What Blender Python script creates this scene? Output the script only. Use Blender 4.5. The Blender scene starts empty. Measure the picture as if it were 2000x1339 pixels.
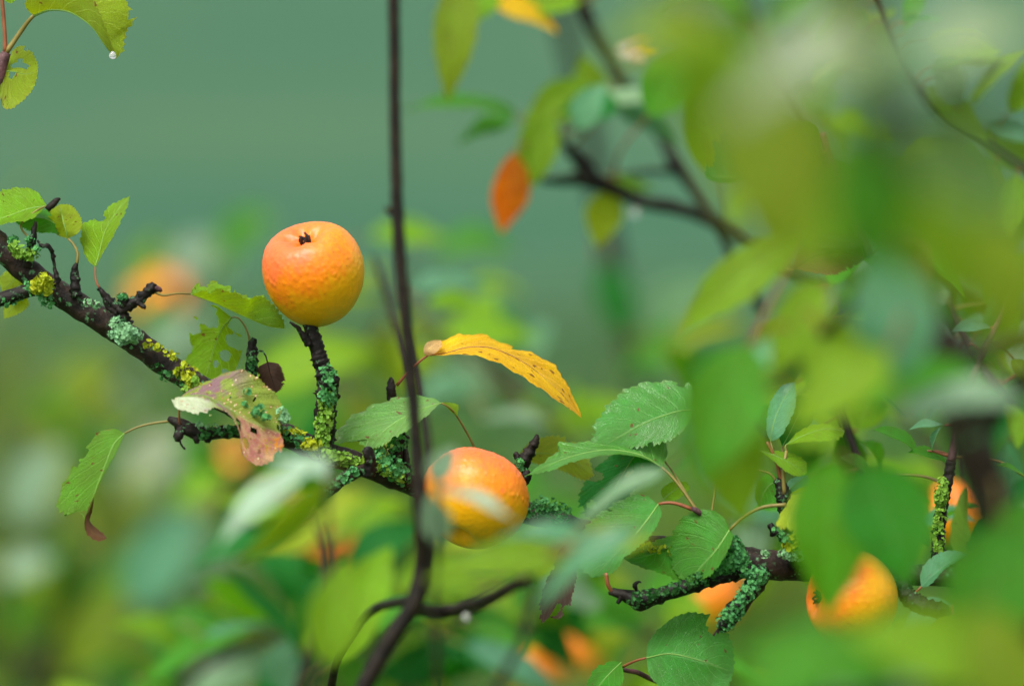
import bpy, math, random
import numpy as np
from mathutils import Vector, Matrix, noise

random.seed(7); rng = np.random.default_rng(7)
scene = bpy.context.scene
COL = scene.collection

# ------------------------------------------------------------------ camera
PITCH = math.radians(7.0); FOCUS = 3.7; K = 36.0 / 200.0        # 200 mm lens
FWD = np.array([0, math.cos(PITCH), -math.sin(PITCH)])
RIGHT = np.array([1.0, 0, 0]); UP = np.array([0, math.sin(PITCH), math.cos(PITCH)])
CAM = np.array([0, 0, 1.35]) - FOCUS * FWD
cd = bpy.data.cameras.new('camera'); cam = bpy.data.objects.new('camera', cd); COL.objects.link(cam)
cd.lens = 200; cd.sensor_width = 36; cd.clip_start = 0.05; cd.clip_end = 2000
cam.location = CAM; cam.rotation_euler = (math.pi / 2 - PITCH, 0, 0)
cd.dof.use_dof = True; cd.dof.focus_distance = FOCUS; cd.dof.aperture_fstop = 2.2
scene.camera = cam

# ------------------------------------------------------------------ light: bright overcast
SUN_EL, SUN_AZ = math.radians(60), math.radians(-145)          # high, from behind the viewer's left shoulder
w = bpy.data.worlds.new('World'); scene.world = w; w.use_nodes = True
nt = w.node_tree; nt.nodes.clear()
sky = nt.nodes.new('ShaderNodeTexSky'); sky.sky_type = 'NISHITA'; sky.sun_disc = False
sky.sun_elevation = SUN_EL; sky.sun_rotation = SUN_AZ; sky.air_density = 1.0; sky.dust_density = 4.0; sky.ozone_density = 1.0
hs = nt.nodes.new('ShaderNodeHueSaturation'); hs.inputs['Saturation'].default_value = 0.18
bg = nt.nodes.new('ShaderNodeBackground'); bg.inputs['Strength'].default_value = 0.10
wo = nt.nodes.new('ShaderNodeOutputWorld')
nt.links.new(sky.outputs[0], hs.inputs['Color']); nt.links.new(hs.outputs[0], bg.inputs['Color']); nt.links.new(bg.outputs[0], wo.inputs[0])
sd = bpy.data.lights.new('sun', 'SUN'); sd.energy = 1.5; sd.angle = math.radians(35); sd.color = (1, 0.95, 0.87)
sun = bpy.data.objects.new('sun', sd); COL.objects.link(sun)
dirv = Vector((math.sin(SUN_AZ) * math.cos(SUN_EL), math.cos(SUN_AZ) * math.cos(SUN_EL), math.sin(SUN_EL)))
sun.rotation_euler = (-dirv).to_track_quat('-Z', 'Y').to_euler()
sun.location = (0, 0, 6)
vs = scene.view_settings; vs.view_transform = 'Standard'; vs.look = 'None'; vs.gamma = 1; vs.exposure = 1.45; vs.use_curve_mapping = False
scene.render.engine = 'CYCLES'; scene.cycles.use_denoising = True
scene.cycles.max_bounces = 8; scene.cycles.transparent_max_bounces = 8; scene.cycles.caustics_reflective = False; scene.cycles.caustics_refractive = False

# ------------------------------------------------------------------ helpers: pixels -> space
def P(px, py, d=0.0):
    """point seen at photo pixel (px, py), d cm behind the plane of the apple-bearing branch"""
    D = FOCUS + d * 0.01
    return CAM + D * (FWD + (px - 1000) / 2000 * K * RIGHT - (py - 669.5) / 2000 * K * UP)
def MM(d=0.0): return (FOCUS + d * 0.01) * K / 2000             # metres per photo pixel at that depth
def camvec(x, y, z): return x * RIGHT + y * UP - z * FWD         # z = towards the viewer's side
def nrm(v):
    l = np.linalg.norm(v, axis=-1, keepdims=True); return v / np.maximum(l, 1e-12)
def spline(pts, n):
    """catmull-rom through pts, n samples, about even in length"""
    p = np.asarray(pts, float)
    if len(p) == 2: return p[0] + np.linspace(0, 1, n)[:, None] * (p[1] - p[0])
    q = np.vstack([2 * p[0] - p[1], p, 2 * p[-1] - p[-2]])
    out = []; m = 14
    for i in range(1, len(q) - 2):
        t = np.linspace(0, 1, m, endpoint=False)[:, None]
        a, b, c, d = q[i - 1], q[i], q[i + 1], q[i + 2]
        out.append(0.5 * (2 * b + (c - a) * t + (2 * a - 5 * b + 4 * c - d) * t ** 2 + (3 * b - a - 3 * c + d) * t ** 3))
    out.append(p[-1:]); o = np.vstack(out)
    s = np.r_[0, np.cumsum(np.linalg.norm(np.diff(o[:, :3], axis=0), axis=1))]
    u = np.linspace(0, s[-1], n)
    return np.stack([np.interp(u, s, o[:, k]) for k in range(o.shape[1])], 1)
def path(pts, n=None, step=0.003):
    w3 = np.array([P(*p[:3]) for p in pts]); r = np.array([[p[3] * MM(p[2])] for p in pts]) if len(pts[0]) > 3 else np.zeros((len(pts), 1))
    if n is None:
        n = max(8, int(np.linalg.norm(np.diff(w3, axis=0), axis=1).sum() / step))
        n = min(n, 300)
    s = spline(np.hstack([w3, r]), n)
    return s[:, :3], s[:, 3]

class MB:
    def __init__(s): s.v = []; s.f = []; s.m = []; s.uv = []; s.n = 0
    def add(s, v, f, m=0, uv=None):
        v = np.asarray(v, float); s.v.append(v)
        s.f += [tuple(int(i) + s.n for i in q) for q in f]; s.m += [m] * len(f)
        s.uv.append(np.asarray(uv, float) if uv is not None else np.full((len(v), 2), 0.5)); s.n += len(v); return s
    def build(s, name, mats, parent=None, origin=None, smooth=True):
        v = np.vstack(s.v); uv = np.vstack(s.uv)
        o = v[0] if origin is None else np.asarray(origin)
        me = bpy.data.meshes.new(name); me.from_pydata((v - o).tolist(), [], s.f)
        for mt in (mats if isinstance(mats, (list, tuple)) else [mats]): me.materials.append(mt)
        me.polygons.foreach_set('material_index', s.m)
        if smooth: me.polygons.foreach_set('use_smooth', [True] * len(s.f))
        lay = me.uv_layers.new(name='UVMap'); li = np.zeros(len(me.loops), dtype=np.int32)
        me.loops.foreach_get('vertex_index', li); lay.data.foreach_set('uv', uv[li].ravel())
        me.update(); return place(name, me, o, parent)
ORG = {}
def place(name, data, o, parent):
    ob = bpy.data.objects.new(name, data); COL.objects.link(ob)
    po = ORG[parent.name] if parent is not None else np.zeros(3)
    ob.location = tuple(np.asarray(o) - po); ORG[ob.name] = np.asarray(o, float)
    if parent is not None: ob.parent = parent
    return ob
def thing(name, label, cat, o, group=None):
    e = place(name, None, o, None); e.empty_display_size = 0.02
    return tag(e, label, cat, group)
def tag(e, label, cat=None, group=None, kind=None):
    if label: e['label'] = label
    if cat: e['category'] = cat
    if group: e['group'] = group
    if kind: e['kind'] = kind
    return e

def tube(pts, rad, sides=12, rough=0.0, freq=150.0, seed=0, rings=0.0):
    n = len(pts); T = nrm(np.gradient(pts, axis=0))
    a = np.array([0.3, -0.7, 0.6]); N = np.zeros_like(pts); N[0] = nrm(a - T[0] * a.dot(T[0]))
    for i in range(1, n):
        x = N[i - 1] - T[i] * N[i - 1].dot(T[i]); N[i] = nrm(x)
    B = np.cross(T, N); th = np.linspace(0, 2 * np.pi, sides, endpoint=False)
    v = []
    for i in range(n):
        ring = np.cos(th)[:, None] * N[i] + np.sin(th)[:, None] * B[i]
        r = np.full(sides, rad[i])
        if rough:
            for k in range(sides):
                q = Vector((pts[i] + ring[k] * rad[i]) * freq + seed * 7.1)
                r[k] *= 1 + rough * (noise.noise(q) + 0.6 * noise.noise(q * 2.3))
            if rings: r *= 1 + rings * max(0, noise.noise(Vector((i * 0.9, seed, 0))))
        v.append(pts[i] + ring * r[:, None])
    v = np.vstack(v); f = []
    for i in range(n - 1):
        for k in range(sides):
            k2 = (k + 1) % sides; f.append((i * sides + k, i * sides + k2, (i + 1) * sides + k2, (i + 1) * sides + k))
    f.append(tuple(range(sides - 1, -1, -1))); f.append(tuple((n - 1) * sides + k for k in range(sides)))
    return v, f

# ------------------------------------------------------------------ materials
class N:
    def __init__(s, name):
        s.mat = bpy.data.materials.new(name); s.mat.use_nodes = True; s.t = s.mat.node_tree; s.t.nodes.clear()
    def n(s, typ, ins=None, **kw):
        nd = s.t.nodes.new('ShaderNode' + typ)
        for k, v in kw.items(): setattr(nd, k, v)
        for k, v in (ins or {}).items():
            if isinstance(v, bpy.types.NodeSocket): s.t.links.new(v, nd.inputs[k])
            else: nd.inputs[k].default_value = v
        return nd
    def m(s, op, a, b=0.0, c=0.0, clamp=False):
        return s.n('Math', {0: a, 1: b, 2: c}, operation=op, use_clamp=clamp).outputs[0]
    def ss(s, x, lo, hi):
        return s.n('MapRange', {0: x, 1: lo, 2: hi, 3: 0.0, 4: 1.0}, interpolation_type='SMOOTHSTEP').outputs[0]
    def mix(s, f, a, b, mode='MIX'):
        nd = s.n('Mix', {0: f, 6: a, 7: b}, data_type='RGBA', blend_type=mode, clamp_factor=True); return nd.outputs[2]
    def noise(s, vec, scale, detail=3.0, rough=0.55):
        return s.n('TexNoise', {'Vector': vec, 'Scale': scale, 'Detail': detail, 'Roughness': rough}).outputs[0]
    def out(s, shader): s.t.links.new(shader, s.n('OutputMaterial').inputs[0]); return s.mat
def c4(r, g, b): return (r, g, b, 1.0)

def leaf_material(name, sick=False, trans=0.45, spec=0.25, coat=0.0, rough=0.32):
    g = N(name); oi = g.n('ObjectInfo'); uv = g.n('UVMap', uv_map='UVMap').outputs[0]
    sx = g.n('SeparateXYZ', {0: uv}); u, v = sx.outputs[0], sx.outputs[1]
    off = g.n('CombineXYZ', {0: g.m('MULTIPLY', oi.outputs['Random'], 37.0), 1: g.m('MULTIPLY', oi.outputs['Random'], 91.0), 2: 0.0}).outputs[0]
    sc = g.n('VectorMath', {0: uv, 1: (2.2, 1.0, 1.0)}, operation='MULTIPLY').outputs[0]
    q = g.n('VectorMath', {0: sc, 1: off}, operation='ADD').outputs[0]
    a = g.m('MULTIPLY', g.m('ABSOLUTE', g.m('SUBTRACT', v, 0.5)), 2.0)
    n1 = g.noise(q, 2.6, 4); n2 = g.noise(q, 9.0, 3)
    # side veins
    fr = g.m('FRACT', g.m('SUBTRACT', g.m('MULTIPLY', u, 8.0), g.m('ADD', g.m('MULTIPLY', a, 2.6), g.m('MULTIPLY', n2, 0.35))))
    vd = g.m('MULTIPLY', g.m('ABSOLUTE', g.m('SUBTRACT', fr, 0.5)), 2.0)
    vein = g.m('MAXIMUM', g.m('MULTIPLY', g.ss(vd, 0.84, 0.98), g.m('SUBTRACT', 1.0, g.m('MULTIPLY', a, 0.6))), g.m('SUBTRACT', 1.0, g.ss(a, 0.015, 0.06)))
    cell = g.n('TexVoronoi', {'Vector': q, 'Scale': 34.0}, feature='DISTANCE_TO_EDGE').outputs[0]
    base = oi.outputs['Color']
    hue = g.n('HueSaturation', {'Hue': g.m('ADD', 0.475, g.m('MULTIPLY', n1, 0.05)), 'Saturation': 1.0, 'Value': g.m('ADD', 0.55, g.m('MULTIPLY', n1, 0.9)), 'Color': base}).outputs[0]
    if sick:
        pink = g.m('MULTIPLY', g.ss(g.m('ADD', u, g.m('MULTIPLY', g.m('SUBTRACT', n1, 0.5), 0.8)), 0.38, 0.6), g.ss(g.m('ADD', v, g.m('MULTIPLY', g.m('SUBTRACT', n1, 0.5), 0.5)), 0.40, 0.55))
        hue = g.mix(pink, hue, g.mix(g.ss(n2, 0.40, 0.60), c4(0.40, 0.13, 0.12), c4(0.46, 0.25, 0.15)))
        hue = g.mix(g.m('MULTIPLY', pink, g.ss(g.noise(q, 6.5, 4, 0.7), 0.54, 0.64)), hue, c4(0.34, 0.24, 0.02))
        pur = g.m('MULTIPLY', g.ss(g.noise(q, 3.4, 2), 0.44, 0.56), g.m('SUBTRACT', 1.0, g.ss(u, 0.35, 0.6)))
        hue = g.mix(pur, hue, c4(0.24, 0.12, 0.16))
        wh = g.m('MULTIPLY', g.m('SUBTRACT', 1.0, g.ss(u, 0.22, 0.42)), g.ss(v, 0.52, 0.6))
        hue = g.mix(wh, hue, c4(0.52, 0.58, 0.40))
        og = g.m('MULTIPLY', g.ss(u, 0.72, 0.9), g.m('MULTIPLY', g.ss(v, 0.6, 0.8), g.ss(n2, 0.42, 0.55)))
        hue = g.mix(og, hue, c4(0.6, 0.2, 0.015))
    hue = g.mix(g.m('MULTIPLY', vein, 0.28), hue, g.n('HueSaturation', {'Hue': 0.49, 'Saturation': 0.8, 'Value': 2.2, 'Color': base}).outputs[0])
    hue = g.mix(g.m('MULTIPLY', g.m('SUBTRACT', 1.0, g.ss(cell, 0.0, 0.14)), 0.4), hue, g.n('HueSaturation', {'Hue': 0.5, 'Saturation': 1.0, 'Value': 0.45, 'Color': base}).outputs[0])
    # blemishes, brown edge
    vo = g.n('TexVoronoi', {'Vector': g.n('VectorMath', {0: g.n('VectorMath', {0: q, 1: g.n('VectorMath', {0: g.n('TexNoise', {'Vector': q, 'Scale': 14.0}).outputs['Color'], 1: (0.10, 0.10, 0.0)}, operation='MULTIPLY').outputs[0]}, operation='ADD').outputs[0], 1: (0, 0, 0)}, operation='ADD').outputs[0], 'Scale': 9.0})
    crs = g.n('SeparateXYZ', {0: vo.outputs['Color']}); cr, cy_ = crs.outputs[0], crs.outputs[1]
    amt = oi.outputs['Alpha']
    sp = g.m('MULTIPLY', g.m('SUBTRACT', 1.0, g.ss(vo.outputs['Distance'], g.m('MULTIPLY', cy_, 0.24), g.m('ADD', 0.08, g.m('MULTIPLY', cy_, 0.34)))), g.m('GREATER_THAN', amt, g.m('ADD', cr, 0.02)))
    hue = g.mix(g.m('MULTIPLY', sp, 0.85), hue, c4(0.13, 0.035, 0.012))
    ed = g.m('MULTIPLY', g.ss(g.m('ADD', a, g.m('MULTIPLY', g.m('SUBTRACT', n2, 0.5), 0.5)), 0.93, 1.08), g.m('MULTIPLY', amt, 1.0))
    hue = g.mix(ed, hue, c4(0.22, 0.09, 0.02))
    if sick:
        v2 = g.n('TexVoronoi', {'Vector': q, 'Scale': 13.0}); c2 = g.n('SeparateXYZ', {0: v2.outputs['Color']}).outputs[1]
        ws = g.m('MULTIPLY', g.m('SUBTRACT', 1.0, g.ss(v2.outputs['Distance'], 0.13, 0.2)), g.m('GREATER_THAN', 0.75, c2))
        rg = g.m('MULTIPLY', g.m('SUBTRACT', 1.0, g.ss(v2.outputs['Distance'], 0.22, 0.32)), g.m('GREATER_THAN', 0.6, c2))
        hue = g.mix(g.m('MULTIPLY', rg, 0.6), hue, c4(0.35, 0.1, 0.02)); hue = g.mix(ws, hue, c4(0.62, 0.52, 0.32))
    bf = g.n('NewGeometry').outputs['Backfacing']
    pale = g.mix(0.35, hue, c4(0.20, 0.30, 0.16))
    col = g.mix(g.m('MULTIPLY', bf, 0.0 if trans < 0.2 else 0.55), hue, pale)
    bh = g.m('ADD', g.m('MULTIPLY', vein, -0.8), g.m('ADD', g.m('MULTIPLY', g.ss(cell, 0.0, 0.2), 0.35), g.m('MULTIPLY', n2, 0.5)))
    bmp = g.n('Bump', {'Strength': 0.55, 'Distance': 0.0012, 'Height': bh}).outputs[0]
    pb = g.n('BsdfPrincipled', {'Base Color': col, 'Roughness': g.m('ADD', rough, g.m('MULTIPLY', n2, 0.22)), 'Normal': bmp, 'Specular IOR Level': spec, 'Coat Weight': coat, 'Coat Roughness': 0.2}).outputs[0]
    tc = g.n('HueSaturation', {'Hue': 0.475, 'Saturation': 1.1, 'Value': 1.7, 'Color': hue}).outputs[0]
    tr = g.n('BsdfTranslucent', {'Color': tc, 'Normal': bmp}).outputs[0]
    mx = g.n('MixShader', {0: trans, 1: pb, 2: tr}).outputs[0]
    return g.out(mx)

def bark_material(name, dark, light, moss=0.0, spec=0.18):
    g = N(name); tc = g.n('TexCoord').outputs['Object']; ge = g.n('NewGeometry').outputs['Position']
    n1 = g.noise(ge, 90, 5, 0.6); n2 = g.noise(ge, 420, 4); n3 = g.noise(ge, 35, 3)
    col = g.mix(g.ss(n1, 0.38, 0.68), dark, light)
    col = g.mix(g.ss(n3, 0.52, 0.7), col, c4(dark[0] * 3, dark[1] * 2.6, dark[2] * 2.6))
    col = g.mix(g.m('MULTIPLY', g.ss(n2, 0.6, 0.75), 0.30), col, c4(light[0] * 2, light[1] * 2.2, light[2] * 2.2))
    if moss:
        sp = g.m('MULTIPLY', g.ss(g.noise(ge, 260, 4, 0.6), 0.60 - moss * 0.12, 0.66 - moss * 0.12), g.ss(g.noise(ge, 48, 2), 0.46, 0.56))
        col = g.mix(g.m('MULTIPLY', sp, 0.9), col, g.mix(n1, c4(0.03, 0.12, 0.03), c4(0.12, 0.3, 0.14)))
    b = g.n('Bump', {'Strength': 0.7, 'Distance': 0.0015, 'Height': g.m('ADD', n1, g.m('MULTIPLY', n2, 0.6))}).outputs[0]
    return g.out(g.n('BsdfPrincipled', {'Base Color': col, 'Roughness': g.m('ADD', 0.42, g.m('MULTIPLY', n1, 0.35)), 'Specular IOR Level': spec, 'Normal': b}).outputs[0])

def lichen_material():
    g = N('lichen'); oi = g.n('ObjectInfo').outputs['Color']; ge = g.n('NewGeometry').outputs['Position']
    n1 = g.noise(ge, 160, 3); n2 = g.noise(ge, 700, 3)
    c = g.n('HueSaturation', {'Hue': g.m('ADD', 0.46, g.m('MULTIPLY', n1, 0.08)), 'Saturation': 1.0, 'Value': g.m('ADD', 0.35, g.m('MULTIPLY', n2, 1.3)), 'Color': oi}).outputs[0]
    b = g.n('Bump', {'Strength': 0.5, 'Distance': 0.0008, 'Height': n2}).outputs[0]
    p = g.n('BsdfPrincipled', {'Base Color': c, 'Roughness': 0.7, 'Specular IOR Level': 0.3, 'Normal': b}).outputs[0]
    t = g.n('BsdfTranslucent', {'Color': c}).outputs[0]
    return g.out(g.n('MixShader', {0: 0.2, 1: p, 2: t}).outputs[0])

def apple_material(name, bdir, off, green=0.5):
    g = N(name); tc = g.n('TexCoord').outputs['Object']
    q = g.n('VectorMath', {0: tc, 1: (31.0, 31.0, 31.0)}, operation='MULTIPLY').outputs[0]      # about -1..1
    z = g.n('SeparateXYZ', {0: q}).outputs[2]
    dot = g.n('VectorMath', {0: q, 1: bdir}, operation='DOT_PRODUCT').outputs['Value']
    st = g.n('VectorMath', {0: q, 1: (7.0, 7.0, 1.6)}, operation='MULTIPLY').outputs[0]
    n1 = g.noise(q, 2.2, 4); n2 = g.noise(st, 1.6, 4, 0.6); n3 = g.noise(q, 14, 3)
    bl = g.m('ADD', g.m('SUBTRACT', dot, off), g.m('ADD', g.m('MULTIPLY', g.m('SUBTRACT', n1, 0.5), 1.0), g.m('MULTIPLY', g.m('SUBTRACT', n2, 0.5), 0.8)))
    col = g.mix(g.ss(bl, -1.2, -0.25), c4(0.3956, 0.2752, 0.0086), c4(0.6708, 0.3268, 0.00172))
    col = g.mix(g.ss(bl, -0.3, 0.35), col, c4(0.7052, 0.1935, 0.00258))
    col = g.mix(g.m('MULTIPLY', g.ss(bl, 0.25, 1.0), 0.85), col, c4(0.688, 0.1118, 0.0344))
    col = g.mix(g.m('MULTIPLY', g.ss(n3, 0.56, 0.72), g.m('MULTIPLY', g.ss(bl, -0.1, 0.4), 0.5)), col, c4(0.85, 0.12, 0.04))
    # lenticels and scabs
    v1 = g.n('TexVoronoi', {'Vector': q, 'Scale': 6.0}); cr = g.n('SeparateXYZ', {0: v1.outputs['Color']})
    d1 = g.m('MULTIPLY', g.m('SUBTRACT', 1.0, g.ss(v1.outputs['Distance'], 0.05, 0.12)), g.m('GREATER_THAN', 0.32, cr.outputs[0]))
    col = g.mix(g.m('MULTIPLY', d1, 0.75), col, c4(0.22, 0.06, 0.015))
    v2 = g.n('TexVoronoi', {'Vector': q, 'Scale': 2.1}); c2 = g.n('SeparateXYZ', {0: v2.outputs['Color']}).outputs[0]
    d2 = g.m('MULTIPLY', g.m('SUBTRACT', 1.0, g.ss(v2.outputs['Distance'], 0.08, 0.2)), g.m('GREATER_THAN', 0.3, c2))
    col = g.mix(g.m('MULTIPLY', d2, 0.6), col, c4(0.75, 0.11, 0.03))
    v3 = g.n('TexVoronoi', {'Vector': q, 'Scale': 9.0}, feature='SMOOTH_F1').outputs['Distance']
    b = g.n('Bump', {'Strength': 0.25, 'Distance': 0.0015, 'Height': g.m('ADD', g.m('MULTIPLY', v3, -1.0), g.m('MULTIPLY', n3, 0.4))}).outputs[0]
    p = g.n('BsdfPrincipled', {'Base Color': col, 'Roughness': 0.40, 'Specular IOR Level': 0.30, 'Normal': b, 'Coat Weight': 0.06, 'Coat Roughness': 0.28,
                               'Subsurface Weight': 0.08, 'Subsurface Radius': (0.006, 0.003, 0.001), 'Subsurface Scale': 1.0}).outputs[0]
    return g.out(p)

def plain(name, col, rough=0.6, var=0.4, scale=60, spec=0.3):
    g = N(name); ge = g.n('NewGeometry').outputs['Position']; n1 = g.noise(ge, scale, 4)
    c = g.n('HueSaturation', {'Hue': 0.5, 'Saturation': 1.0, 'Value': g.m('ADD', 1 - var, g.m('MULTIPLY', n1, 2 * var)), 'Color': col}).outputs[0]
    return g.out(g.n('BsdfPrincipled', {'Base Color': c, 'Roughness': rough, 'Specular IOR Level': spec}).outputs[0])

M_LEAF = leaf_material('leaf'); M_SICK = leaf_material('diseased_leaf', True, 0.3, 0.25); M_WET = leaf_material('wet_leaf', False, 0.3, 0.55, 0.15, 0.2); M_SHEEN = leaf_material('glossy_leaf', False, 0.38, 0.42, 0.05, 0.22); M_DEAD = leaf_material('dead_leaf', False, 0.12, 0.25)
M_BARK = bark_material('bark', c4(0.0065, 0.0042, 0.003), c4(0.036, 0.022, 0.016), 0.30)
M_DARK = bark_material('dark_bark', c4(0.003, 0.0022, 0.0017), c4(0.014, 0.0095, 0.007), 0.18)
M_TWIG = bark_material('twig_bark', c4(0.005, 0.0032, 0.0018), c4(0.016, 0.011, 0.006), 0.0)
M_RED = bark_material('young_bark', c4(0.05, 0.022, 0.025), c4(0.13, 0.07, 0.07), 0.0)
M_RIB = plain('midrib', c4(0.14, 0.27, 0.05), 0.5, 0.3, 120); M_PET = plain('petiole', c4(0.16, 0.13, 0.03), 0.5, 0.5, 120); M_PETR = plain('red_petiole', c4(0.19, 0.06, 0.022), 0.45, 0.45, 120)
M_LICH = lichen_material(); M_CALYX = plain('dried_calyx', c4(0.018, 0.011, 0.008), 0.8, 0.5, 300)
def drop_material():
    g = N('water'); return g.out(g.n('BsdfPrincipled', {'Base Color': c4(1, 1, 1), 'Roughness': 0.0, 'IOR': 1.33, 'Transmission Weight': 0.75}).outputs[0])  # part-white body colour stands in for bright sky highlights in the drops
M_DROP = drop_material()

# leaf colours (leaf reflectance; TEAL, PALE and SILVER also have sky sheen painted in); 4th value = how blemished
GREEN = (0.050, 0.230, 0.010); DEEP = (0.008, 0.150, 0.018); YG = (0.150, 0.310, 0.006); OLIVE = (0.17, 0.25, 0.010)
LIME = (0.24, 0.34, 0.012); TEAL = (0.068, 0.238, 0.102); PALE = (0.1615, 0.289, 0.153); GREY = (0.187, 0.255, 0.1275)
SILVER = (0.34, 0.50, 0.36); YEL = (0.72, 0.435, 0.002); ORA = (0.672, 0.2352, 0.0168); BRN = (0.050, 0.026, 0.014); RUST = (0.11, 0.048, 0.014); PINK = (0.62, 0.42, 0.30)
def vary(c, s=0.12): 
    k = 1 + random.uniform(-s, s); return tuple(max(0.003, x * k * (1 + random.uniform(-s, s) * 0.5)) for x in c)

# ------------------------------------------------------------------ leaves
def pick(c): return M_DEAD if c in (BRN, RUST) else (M_WET if c in (TEAL, PALE, GREY, SILVER) else M_LEAF)
def blade(mb, A, Mr, B, nt=26, nv=5, teeth=0.03, bites=(), wave=0.0, seed=0, mat=0):
    """A, Mr, B: margin, midrib, margin as (nt+1, 3) arrays; u along, v across"""
    us = np.linspace(0, 1, nt + 1); vs_ = np.linspace(-1, 1, 2 * nv + 1)
    V = np.zeros((nt + 1, 2 * nv + 1, 3)); UV = np.zeros((nt + 1, 2 * nv + 1, 2))
    T = nrm(np.gradient(Mr, axis=0)); L = np.linalg.norm(np.diff(Mr, axis=0), axis=1).sum()
    nn = nrm(np.cross(T, B - A) + 1e-9)
    for j, v in enumerate(vs_):
        R = A if v < 0 else B; k = abs(v); p = Mr + (R - Mr) * k
        half = np.linalg.norm(R - Mr, axis=1)
        # blades arch a little between midrib and margin, and pucker between side veins
        p = p + nn * (half * 0.16 * (k - k * k))[:, None]
        fr = (us * 8 - k * 2.6) % 1.0
        p = p + nn * (np.sin(fr * math.pi) * half * 0.075 * k)[:, None]
        if wave: p = p + nn * (wave * L * k * k * np.sin(us * 9 + seed + (2.1 if v > 0 else 0)))[:, None]
        if k == 1 and teeth:
            d = nrm(R - Mr); saw = np.where(np.arange(nt + 1) % 2 == 1, 1.0, -0.2) * np.clip(half / (0.15 * L), 0, 1)
            p = p + (d + 0.7 * T) * (saw * teeth * L * 0.5)[:, None]
        V[:, j] = p; UV[:, j, 0] = us; UV[:, j, 1] = v * 0.5 + 0.5
    f = []; W = 2 * nv + 1
    for i in range(nt):
        for j in range(W - 1):
            u = (us[i] + us[i + 1]) / 2; v = (vs_[j] + vs_[j + 1]) / 2
            if any(((u - b[0]) / b[2]) ** 2 + ((v - b[1]) / b[3]) ** 2 < 1 + 0.35 * noise.noise(Vector((u * 14, v * 5, seed))) for b in bites): continue
            f.append((i * W + j, i * W + j + 1, (i + 1) * W + j + 1, (i + 1) * W + j))
    mb.add(V.reshape(-1, 3), f, mat, UV.reshape(-1, 2))

def petiole(mb, pts, r0, r1, mat=1, n=None):
    pts = np.asarray(pts); n = n or max(5, min(24, int(np.linalg.norm(np.diff(pts, axis=0), axis=1).sum() / 0.003)))
    p = spline(pts, n); v, f = tube(p, np.linspace(r0, r1, n), 6); mb.add(v, f, mat)

def hero(parent, M3, A3, B3, col, spots=0.15, stalk=None, nt=44, nv=9, teeth=0.042, bites=(), red=False, label=None, mat=None, wave=0.008, name='leaf', rib=True, sw=3.2, under=False):
    """a leaf given by pixel rails: midrib M3 from base to tip, margins A3 / B3 between them"""
    Mp = np.array([P(*p) for p in M3]); base, tip = Mp[0], Mp[-1]
    Ap = np.vstack([base, [P(*p) for p in A3], tip]); Bp = np.vstack([base, [P(*p) for p in B3], tip])
    mid = spline(Mp, nt + 1); a_, b_ = spline(Ap, nt + 1), spline(Bp, nt + 1)
    if not under and np.sum(np.cross(b_ - a_, np.gradient(mid, axis=0)) @ FWD) > 0:      # show the upper face
        Ap, Bp = Bp, Ap; bites = [(b[0], -b[1], b[2], b[3]) for b in bites]
    mb = MB()
    if spots > 0.09 and nt > 30:                                # small insect bites along the margins
        bites = list(bites) + [(random.uniform(0.2, 0.9), random.choice((-1, 1)) * random.uniform(0.97, 1.05), random.uniform(0.015, 0.03), random.uniform(0.08, 0.2)) for _ in range(random.randint(1, 3))]
    mb = MB()
    if stalk: 
        st = np.array([P(*p) for p in stalk]); petiole(mb, np.vstack([st, base]), sw * MM() * 0.75, sw * MM() * 0.5)
    blade(mb, spline(Ap, nt + 1), mid, spline(Bp, nt + 1), nt, nv, teeth, bites, wave, seed=random.random() * 50)
    if rib:
        v, f = tube(mid[:int(nt * 0.93)], np.linspace(sw * MM() * 0.36, 0.0001, int(nt * 0.93)), 5); mb.add(v, f, 2)
    o = mb.build(name, [mat or pick(col), M_DARK if col == BRN else (M_PETR if red else M_PET), M_DARK if col in (BRN, RUST) else (M_PETR if col == YEL else M_RIB)], parent)
    o.color = (*vary(col, 0.06), spots)
    if label: o['label'] = label
    return o

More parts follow.
